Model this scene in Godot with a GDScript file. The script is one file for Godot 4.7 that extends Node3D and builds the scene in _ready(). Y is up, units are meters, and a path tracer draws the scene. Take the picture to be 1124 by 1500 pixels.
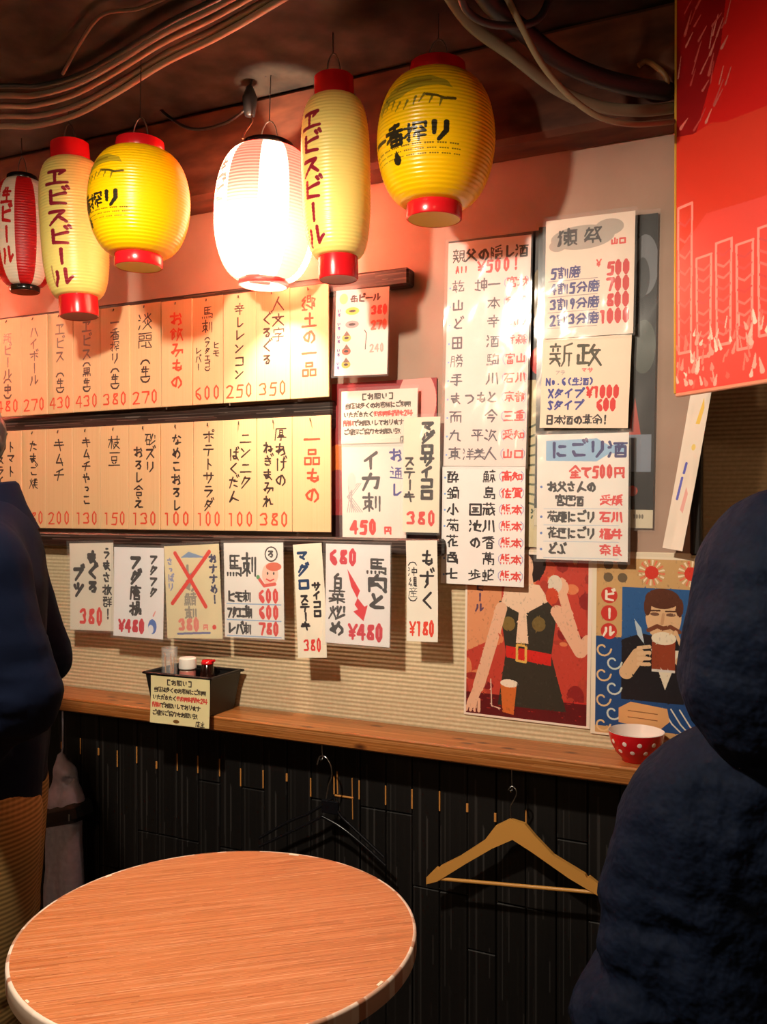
extends Node3D

# ---------------------------------------------------------------- camera model (photo frame 1124 x 1500)
const FOCAL := 1300.0
const EYE := Vector3(0.0, 1.52, 2.1)
const YAW := 25.4
const PITCH := -0.44
var cam_basis := Basis()
var rng := RandomNumberGenerator.new()
var noise := FastNoiseLite.new()
var taken := {}

func _ready():
	rng.seed = 77
	noise.seed = 5
	noise.frequency = 1.0
	noise.noise_type = FastNoiseLite.TYPE_SIMPLEX_SMOOTH
	cam_basis = Basis.from_euler(Vector3(deg_to_rad(PITCH), deg_to_rad(YAW), 0))
	var cam := Camera3D.new()
	cam.name = "camera"
	cam.transform = Transform3D(cam_basis, EYE)
	cam.fov = rad_to_deg(2.0 * atan(750.0 / FOCAL))
	cam.near = 0.05
	cam.current = true
	add_child(cam)
	var we := WorldEnvironment.new()
	we.name = "world_environment"
	var env := Environment.new()
	env.background_mode = Environment.BG_COLOR
	env.background_color = Color(0, 0, 0)
	env.tonemap_mode = Environment.TONE_MAPPER_LINEAR
	env.tonemap_exposure = 1.0
	env.sdfgi_enabled = true
	env.ssao_enabled = true
	env.ssil_enabled = true
	we.environment = env
	add_child(we)
	make_materials()
	build_room()
	build_ceiling_things()
	build_lanterns()
	build_table()
	build_shelf_things()
	build_rails_and_plaques()
	build_papers()
	build_posters()
	build_hangers()
	build_people()
	build_pendant_and_fill()

func ray(px: float, py: float) -> Vector3:
	return cam_basis * Vector3((px - 562.0) / FOCAL, -(py - 750.0) / FOCAL, -1.0)

func on_z(px: float, py: float, z: float) -> Vector3:      # where the sight line meets the plane z metres in front of the wall
	var r := ray(px, py)
	return EYE + r * ((z - EYE.z) / r.z)

func on_y(px: float, py: float, y: float) -> Vector3:      # where it meets a level plane
	var r := ray(px, py)
	return EYE + r * ((y - EYE.y) / r.y)

func at_depth(px: float, py: float, d: float) -> Vector3:
	return EYE + ray(px, py) * d

# ---------------------------------------------------------------- mesh buffer
class MB:
	var v := PackedVector3Array()
	var n := PackedVector3Array()
	var uv := PackedVector2Array()
	var idx := PackedInt32Array()
	func add(p: Vector3, nn: Vector3, t := Vector2.ZERO) -> int:
		v.append(p)
		n.append(nn)
		uv.append(t)
		return v.size() - 1
	func tri(a: int, b: int, c: int) -> void:
		var g := (v[b] - v[a]).cross(v[c] - v[a])
		if g.dot(n[a] + n[b] + n[c]) > 0.0:
			idx.append_array([a, c, b])
		else:
			idx.append_array([a, b, c])
	func quad(a: int, b: int, c: int, d: int) -> void:
		tri(a, b, c)
		tri(a, c, d)
	func face(pts: Array, nn: Vector3) -> void:
		var s := v.size()
		for p in pts:
			add(p, nn, Vector2(p.x, p.y))
		for i in range(1, pts.size() - 1):
			tri(s, s + i, s + i + 1)
	func box(c: Vector3, size: Vector3, bev := 0.003, basis := Basis()) -> void:
		var h := size * 0.5
		var b := minf(bev, minf(h.x, minf(h.y, h.z)) * 0.6)
		for ax in 3:
			var u := (ax + 1) % 3
			var w := (ax + 2) % 3
			for s in [-1.0, 1.0]:
				var pts := []
				for q in [[-1, -1], [1, -1], [1, 1], [-1, 1]]:
					var p := Vector3.ZERO
					p[ax] = s * h[ax]
					p[u] = q[0] * (h[u] - b)
					p[w] = q[1] * (h[w] - b)
					pts.append(c + basis * p)
				var nn := Vector3.ZERO
				nn[ax] = s
				face(pts, basis * nn)
			for s in [-1.0, 1.0]:
				for t in [-1.0, 1.0]:
					var pts := []
					for q in [[0, -1], [0, 1], [1, 1], [1, -1]]:
						var p := Vector3.ZERO
						p[ax] = q[1] * (h[ax] - b)
						p[u] = s * (h[u] if q[0] == 0 else h[u] - b)
						p[w] = t * (h[w] - b if q[0] == 0 else h[w])
						pts.append(c + basis * p)
					var nn := Vector3.ZERO
					nn[u] = s
					nn[w] = t
					face(pts, basis * nn.normalized())
		for sx in [-1.0, 1.0]:
			for sy in [-1.0, 1.0]:
				for sz in [-1.0, 1.0]:
					var sg := Vector3(sx, sy, sz)
					face([c + basis * (sg * Vector3(h.x, h.y - b, h.z - b)), c + basis * (sg * Vector3(h.x - b, h.y, h.z - b)), c + basis * (sg * Vector3(h.x - b, h.y - b, h.z))], basis * sg.normalized())
	func lathe(prof: Array, seg := 32, at := Vector3.ZERO, sy := 1.0) -> void:   # prof: Vector2(radius, y) from bottom to top, solid on the inner side
		var s := v.size()
		var m := prof.size()
		var y0: float = prof[0].y
		var y1: float = prof[m - 1].y
		for i in m:
			var a: Vector2 = prof[maxi(i - 1, 0)]
			var b: Vector2 = prof[mini(i + 1, m - 1)]
			var d := (b - a).normalized()
			var pn := Vector2(d.y, -d.x) * sy
			for k in seg + 1:
				var ph := TAU * (float(k) / seg - 0.5)
				var dir := Vector3(sin(ph), 0, cos(ph))
				add(at + dir * prof[i].x + Vector3(0, prof[i].y, 0), (dir * pn.x + Vector3(0, pn.y, 0)).normalized(), Vector2(float(k) / seg, 1.0 - (prof[i].y - y0) / maxf(0.0001, y1 - y0)))
		for i in m - 1:
			for k in seg:
				var q := s + i * (seg + 1) + k
				quad(q, q + 1, q + seg + 2, q + seg + 1)
	func tube(pts: Array, r: float, seg := 8, r2 := -1.0) -> void:
		var s := v.size()
		var m := pts.size()
		var up := Vector3(0.13, 0.97, 0.21).normalized()
		for i in m:
			var d: Vector3 = (pts[mini(i + 1, m - 1)] - pts[maxi(i - 1, 0)]).normalized()
			var a := d.cross(up)
			if a.length() < 0.05:
				a = d.cross(Vector3(1, 0.1, 0))
			a = a.normalized()
			var b := d.cross(a).normalized()
			up = a.cross(d) if a.cross(d).dot(up) > 0 else d.cross(a)
			var rr := r if r2 < 0 else lerpf(r, r2, float(i) / (m - 1))
			for k in seg + 1:
				var ph := TAU * k / seg
				var dir := a * cos(ph) + b * sin(ph)
				add(pts[i] + dir * rr, dir, Vector2(float(k) / seg, float(i)))
		for i in m - 1:
			for k in seg:
				var q := s + i * (seg + 1) + k
				quad(q, q + 1, q + seg + 2, q + seg + 1)
		for e in [0, m - 1]:
			var d: Vector3 = (pts[0] - pts[1]) if e == 0 else (pts[m - 1] - pts[m - 2])
			var ring := []
			for k in seg:
				ring.append(v[s + e * (seg + 1) + k])
			face(ring, d.normalized())
	func extrude(poly: PackedVector2Array, z0: float, z1: float) -> void:
		var t := Geometry2D.triangulate_polygon(poly)
		for z in [[z0, Vector3(0, 0, -1)], [z1, Vector3(0, 0, 1)]]:
			var s := v.size()
			for p in poly:
				add(Vector3(p.x, p.y, z[0]), z[1], p)
			for i in range(0, t.size(), 3):
				tri(s + t[i], s + t[i + 1], s + t[i + 2])
		var area := 0.0
		for i in poly.size():
			var a := poly[i]
			var b := poly[(i + 1) % poly.size()]
			area += a.x * b.y - b.x * a.y
		for i in poly.size():
			var a := poly[i]
			var b := poly[(i + 1) % poly.size()]
			var d := (b - a).normalized()
			var nn := Vector3(d.y, -d.x, 0) * (1.0 if area > 0 else -1.0)
			face([Vector3(a.x, a.y, z0), Vector3(b.x, b.y, z0), Vector3(b.x, b.y, z1), Vector3(a.x, a.y, z1)], nn)
	func mesh() -> ArrayMesh:
		var arr := []
		arr.resize(Mesh.ARRAY_MAX)
		arr[Mesh.ARRAY_VERTEX] = v
		arr[Mesh.ARRAY_NORMAL] = n
		arr[Mesh.ARRAY_TEX_UV] = uv
		arr[Mesh.ARRAY_INDEX] = idx
		var m := ArrayMesh.new()
		m.add_surface_from_arrays(Mesh.PRIMITIVE_TRIANGLES, arr)
		return m

func smooth_path(pts: Array, per := 8) -> Array:
	var out := []
	for i in pts.size() - 1:
		var a: Vector3 = pts[maxi(i - 1, 0)]
		var b: Vector3 = pts[i]
		var c: Vector3 = pts[i + 1]
		var d: Vector3 = pts[mini(i + 2, pts.size() - 1)]
		for k in per:
			out.append(b.cubic_interpolate(c, a, d, float(k) / per))
	out.append(pts[-1])
	return out

# ---------------------------------------------------------------- naming and placing
func numbered(called: String) -> String:
	var k: int = taken.get(called, 0)
	taken[called] = k + 1
	return called if k == 0 else "%s_%03d" % [called, k]

func thing(called: String, label: String, category: String, at := Vector3.ZERO, turn := 0.0, group := "") -> Node3D:
	var o := Node3D.new()
	o.name = numbered(called)
	add_child(o)
	o.position = at
	o.rotation.y = turn
	tag(o, label, category, group)
	return o

func tag(o: Node3D, label: String, category: String, group := "") -> void:
	o.set_meta("label", label)
	o.set_meta("category", category)
	if group != "":
		o.set_meta("group", group)

func obj(called: String, m: Mesh, mt: Material, parent: Node = null) -> MeshInstance3D:
	var o := MeshInstance3D.new()
	o.name = numbered(called) if parent == null else called
	o.mesh = m
	o.material_override = mt
	o.cast_shadow = GeometryInstance3D.SHADOW_CASTING_SETTING_ON
	if parent == null:
		add_child(o)
	else:
		parent.add_child(o, true)
	return o

func struct(called: String, m: Mesh, mt: Material, parent: Node = null) -> MeshInstance3D:
	var o := obj(called, m, mt, parent)
	if parent == null:
		o.set_meta("kind", "structure")
	return o

func boxed(c: Vector3, size: Vector3, bev := 0.003) -> ArrayMesh:
	var b := MB.new()
	b.box(c, size, bev)
	return b.mesh()

func lathed(prof: Array, seg := 32) -> ArrayMesh:
	var b := MB.new()
	b.lathe(prof, seg)
	return b.mesh()

func tubed(pts: Array, r: float, seg := 8, r2 := -1.0) -> ArrayMesh:
	var b := MB.new()
	b.tube(pts, r, seg, r2)
	return b.mesh()

# ---------------------------------------------------------------- materials
var M := {}

func mat(c: Color, rough := 0.8, spec := 0.5) -> StandardMaterial3D:
	var m := StandardMaterial3D.new()
	m.albedo_color = c
	m.roughness = rough
	m.metallic_specular = spec
	return m

func c8(r: int, g: int, b: int) -> Color:
	return Color(r / 255.0, g / 255.0, b / 255.0)

func tex_of(im: Image) -> ImageTexture:
	return ImageTexture.create_from_image(im)

func grain_image(w: int, h: int, base: Color, dark: Color, streaks: int, along_x: bool, sd: int, strength := 0.5, len_lo := 0.2, len_hi := 0.9) -> Image:
	var r := RandomNumberGenerator.new()
	r.seed = sd
	var im := Image.create(w, h, false, Image.FORMAT_RGB8)
	im.fill(base)
	for i in streaks:
		var t := r.randf() * strength
		var col := base.lerp(dark, t) if r.randf() < 0.65 else base.lerp(base.lightened(0.35), t)
		if along_x:
			var ln := int(w * r.randf_range(len_lo, len_hi))
			var x := r.randi_range(-ln / 2, w)
			var y := r.randi_range(0, h - 1)
			var th := 1 + r.randi() % 2
			im.fill_rect(Rect2i(x, y, ln, th), col)
			im.fill_rect(Rect2i(x - w, y, ln, th), col)
		else:
			var ln := int(h * r.randf_range(len_lo, len_hi))
			var y := r.randi_range(-ln / 2, h)
			var x := r.randi_range(0, w - 1)
			var th := 1 + r.randi() % 2
			im.fill_rect(Rect2i(x, y, th, ln), col)
			im.fill_rect(Rect2i(x, y - h, th, ln), col)
	return im

func noise_tex(sd: int, freq: float, c0: Color, c1: Color, size := 256) -> NoiseTexture2D:
	var nt := NoiseTexture2D.new()
	nt.width = size
	nt.height = size
	nt.seamless = true
	var fn := FastNoiseLite.new()
	fn.seed = sd
	fn.frequency = freq
	fn.fractal_octaves = 5
	nt.noise = fn
	var g := Gradient.new()
	g.set_color(0, c0)
	g.set_color(1, c1)
	nt.color_ramp = g
	return nt

func triplanar(m: StandardMaterial3D, metres: float, world := true) -> StandardMaterial3D:
	m.uv1_triplanar = true
	m.uv1_world_triplanar = world
	m.uv1_scale = Vector3.ONE / metres
	return m

func make_materials():
	# ribbed wallpaper: fine level ribs
	var rib := Image.create(16, 128, false, Image.FORMAT_RGB8)
	for y in 128:
		var t := 0.5 + 0.5 * sin(TAU * y / 16.0)
		rib.fill_rect(Rect2i(0, y, 16, 1), Color(t, t, t))
	var w := mat(Color.WHITE, 0.75, 0.35)
	w.albedo_texture = noise_tex(3, 0.02, c8(200, 180, 144), c8(218, 198, 164), 256)
	w.heightmap_enabled = true
	w.heightmap_texture = tex_of(rib)
	w.heightmap_scale = 0.12
	M.wall = triplanar(w, 0.088)
	var up := mat(Color.WHITE, 0.8, 0.3)
	up.albedo_texture = noise_tex(17, 0.012, c8(160, 134, 118), c8(176, 148, 132), 256)
	M.upper_wall = triplanar(up, 0.9)
	var pl := mat(Color.WHITE, 0.9)
	pl.albedo_texture = noise_tex(9, 0.015, c8(96, 84, 72), c8(150, 132, 112))
	M.plaster = triplanar(pl, 1.1)
	var ce := mat(Color.WHITE, 0.9, 0.3)
	ce.albedo_texture = noise_tex(11, 0.02, c8(22, 18, 15), c8(60, 52, 42))
	M.ceiling = triplanar(ce, 0.7)
	var be := mat(Color.WHITE, 0.75, 0.4)
	be.albedo_texture = noise_tex(23, 0.03, c8(62, 34, 24), c8(112, 66, 44))
	be.uv1_triplanar = true
	be.uv1_world_triplanar = true
	be.uv1_scale = Vector3(1.0 / 1.4, 1.0 / 0.5, 1.0 / 0.5)
	M.beam = be
	var bd := mat(Color.WHITE, 0.6, 0.4)
	bd.albedo_texture = tex_of(grain_image(64, 256, c8(15, 12, 11), c8(9, 7, 7), 120, false, 6, 0.5))
	bd.uv1_triplanar = true
	bd.uv1_world_triplanar = true
	bd.uv1_scale = Vector3(1.0 / 0.15, 1.0 / 0.8, 1.0 / 0.15)
	M.board = bd
	M.bare_wood = mat(c8(196, 132, 62), 0.7)
	var sh := mat(Color.WHITE, 0.38, 0.5)
	sh.albedo_texture = tex_of(knot_wood())
	sh.uv1_triplanar = true
	sh.uv1_scale = Vector3(1.0 / 1.1, 1.0 / 0.16, 1.0 / 0.16)
	M.shelf = sh
	var rl := mat(Color.WHITE, 0.5)
	rl.albedo_texture = tex_of(grain_image(256, 64, c8(44, 25, 17), c8(22, 12, 9), 200, true, 8, 0.9))
	rl.uv1_triplanar = true
	rl.uv1_scale = Vector3(1.0 / 0.5, 1.0 / 0.1, 1.0 / 0.1)
	M.rail = rl
	var fl := mat(Color.WHITE, 0.6)
	fl.albedo_texture = noise_tex(21, 0.03, c8(58, 50, 44), c8(86, 76, 66))
	M.floor = triplanar(fl, 0.9)
	M.black = mat(c8(22, 20, 20), 0.45)
	M.black_gloss = mat(c8(14, 14, 15), 0.2)
	M.red_gloss = mat(c8(200, 22, 30), 0.22)
	M.nail = mat(c8(60, 48, 40), 0.4)
	M.wire = mat(c8(150, 90, 60), 0.4)
	M.steel = mat(c8(200, 200, 200), 0.2)
	M.steel.metallic = 1.0
	M.brass = mat(c8(190, 150, 60), 0.3)
	M.brass.metallic = 1.0
	var film := mat(Color(1, 1, 1, 0.03), 0.12)
	film.transparency = BaseMaterial3D.TRANSPARENCY_ALPHA
	film.metallic_specular = 0.26
	M.film = film

func knot_wood() -> Image:
	var im := grain_image(1024, 160, c8(168, 104, 48), c8(104, 56, 22), 900, true, 14, 0.55)
	var r := RandomNumberGenerator.new()
	r.seed = 31
	for k in 9:
		var cx := r.randi_range(20, 1000)
		var cy := r.randi_range(10, 150)
		for q in 5:
			var rad := 12.0 - q * 2.2
			ell(im, cx, cy, rad * 1.7, rad * 0.8, c8(168, 104, 48).lerp(c8(66, 32, 14), (q + 1) / 5.5))
	return im

# ---------------------------------------------------------------- painting print on an Image
func poly(im: Image, pts: PackedVector2Array, col: Color) -> void:
	var y0 := 1e9
	var y1 := -1e9
	for p in pts:
		y0 = minf(y0, p.y)
		y1 = maxf(y1, p.y)
	var m := pts.size()
	for y in range(maxi(0, floori(y0)), mini(im.get_height() - 1, ceili(y1)) + 1):
		var yc := y + 0.5
		var xs := []
		for i in m:
			var a := pts[i]
			var b := pts[(i + 1) % m]
			if (a.y <= yc) != (b.y <= yc):
				xs.append(a.x + (yc - a.y) / (b.y - a.y) * (b.x - a.x))
		xs.sort()
		for k in range(0, xs.size() - 1, 2):
			var xa := roundi(xs[k])
			var xb := roundi(xs[k + 1])
			if xb > xa:
				im.fill_rect(Rect2i(xa, y, xb - xa, 1), col)

func ell(im: Image, cx: float, cy: float, rx: float, ry: float, col: Color) -> void:
	for y in range(maxi(0, floori(cy - ry)), mini(im.get_height() - 1, ceili(cy + ry)) + 1):
		var t := (y + 0.5 - cy) / ry
		if absf(t) < 1.0:
			var w := rx * sqrt(1.0 - t * t)
			im.fill_rect(Rect2i(roundi(cx - w), y, maxi(1, roundi(2 * w)), 1), col)

func seg(im: Image, a: Vector2, b: Vector2, ra: float, rb: float, col: Color) -> void:
	var d := b - a
	if d.length() > 0.01:
		var q := d.normalized().orthogonal()
		poly(im, PackedVector2Array([a + q * ra, b + q * rb, b - q * rb, a - q * ra]), col)
	ell(im, a.x, a.y, ra, ra, col)
	ell(im, b.x, b.y, rb, rb, col)

func line(im: Image, pts: Array, r: float, col: Color) -> void:
	for i in pts.size() - 1:
		seg(im, pts[i], pts[i + 1], r, r, col)

func glyph(im: Image, ch: String, x: float, y: float, w: float, h: float, r: float, col: Color) -> void:
	if DAKU.has(ch):
		glyph(im, DAKU[ch], x, y, w, h, r, col)
		seg(im, Vector2(x + w * 0.78, y + h * 0.02), Vector2(x + w * 0.86, y + h * 0.16), r * 0.9, r * 0.7, col)
		seg(im, Vector2(x + w * 0.93, y - h * 0.04), Vector2(x + w * 1.0, y + h * 0.10), r * 0.9, r * 0.7, col)
		return
	if HANDAKU.has(ch):
		glyph(im, HANDAKU[ch], x, y, w, h, r, col)
		var c := Vector2(x + w * 0.93, y + h * 0.08)
		for k in 6:
			seg(im, c + Vector2.from_angle(k * PI / 3) * w * 0.09, c + Vector2.from_angle((k + 1) * PI / 3) * w * 0.09, r * 0.6, r * 0.6, col)
		return
	if not G.has(ch):
		if ch != " " and ch != "　":
			print("missing glyph ", ch)
		return
	var toks := String(G[ch]).split(" ", false)
	if r > 2.5:
		r *= 0.62 if toks.size() > 9 else 0.76 if toks.size() > 6 else 0.9 if toks.size() > 4 else 1.0
	for tok in toks:
		if tok[0] >= "0" and tok[0] <= "9":
			var last := Vector2.ZERO
			var cnt := tok.length() / 2
			for i in cnt:
				var p := Vector2(x + (float(tok.substr(i * 2, 1)) + 0.5) / 10.0 * w, y + (float(tok.substr(i * 2 + 1, 1)) + 0.5) / 10.0 * h)
				if i > 0:
					seg(im, last, p, r, r * (0.75 if i == cnt - 1 else 1.0), col)
				last = p
		else:
			var bx := [float(tok[1]) / 10.0, float(tok[2]) / 10.0, (float(tok[3]) + 1.0) / 10.0, (float(tok[4]) + 1.0) / 10.0]
			glyph(im, tok[0], x + bx[0] * w, y + bx[1] * h, (bx[2] - bx[0]) * w, (bx[3] - bx[1]) * h, r * 0.85, col)

func text_v(im: Image, s: String, cx: float, y0: float, size: float, r: float, col: Color, pitch := 1.08, aspect := 1.0) -> float:
	var y := y0
	for ch in s:
		var g := ch
		if ch == "ー":
			g = "｜"
		elif ch == "（":
			g = "︵"
		elif ch == "）":
			g = "︶"
		if g == "︵" or g == "︶":
			glyph(im, g, cx - size * aspect * 0.5, y, size * aspect, size * 0.5, r, col)
			y += size * 0.55
			continue
		var small: bool = ch in "ッっャュョ"
		var k := 0.7 if small else 1.0
		glyph(im, g, cx - size * aspect * 0.5 + (size * 0.2 if small else 0.0), y, size * aspect * k, size * k, r, col)
		y += size * pitch * (0.85 if small else 1.0)
	return y

func text_h(im: Image, s: String, x0: float, y: float, size: float, r: float, col: Color, pitch := 1.08, aspect := 1.0) -> float:
	var x := x0
	for ch in s:
		var narrow: bool = (ch >= "0" and ch <= "9") or ch in "¥!lANoXS.（）・"
		var w := size * aspect * (0.62 if narrow else 1.0)
		glyph(im, ch, x, y, w, size, r, col)
		x += w * pitch
	return x

func paper_image(w: int, h: int, base: Color, sd: int) -> Image:
	var im := Image.create(w, h, false, Image.FORMAT_RGB8)
	im.fill(base)
	var r := RandomNumberGenerator.new()
	r.seed = sd
	for k in 60:
		im.fill_rect(Rect2i(r.randi_range(0, w), r.randi_range(0, h), r.randi_range(2, 14), 1), base.darkened(r.randf() * 0.06))
	return im

const DAKU := {"ビ": "ヒ", "ボ": "ホ", "ゴ": "コ", "ダ": "タ", "ズ": "ス", "ブ": "フ", "グ": "ク", "バ": "ハ", "デ": "テ", "ド": "ト", "ぐ": "く", "げ": "け", "ぎ": "き", "ば": "は", "だ": "た", "ず": "す", "ご": "こ", "ど": "と", "ぶ": "ふ", "で": "て", "び": "ひ", "が": "か", "づ": "つ"}
const HANDAKU := {"ポ": "ホ", "プ": "フ", "ピ": "ヒ", "ぱ": "は"}

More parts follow.
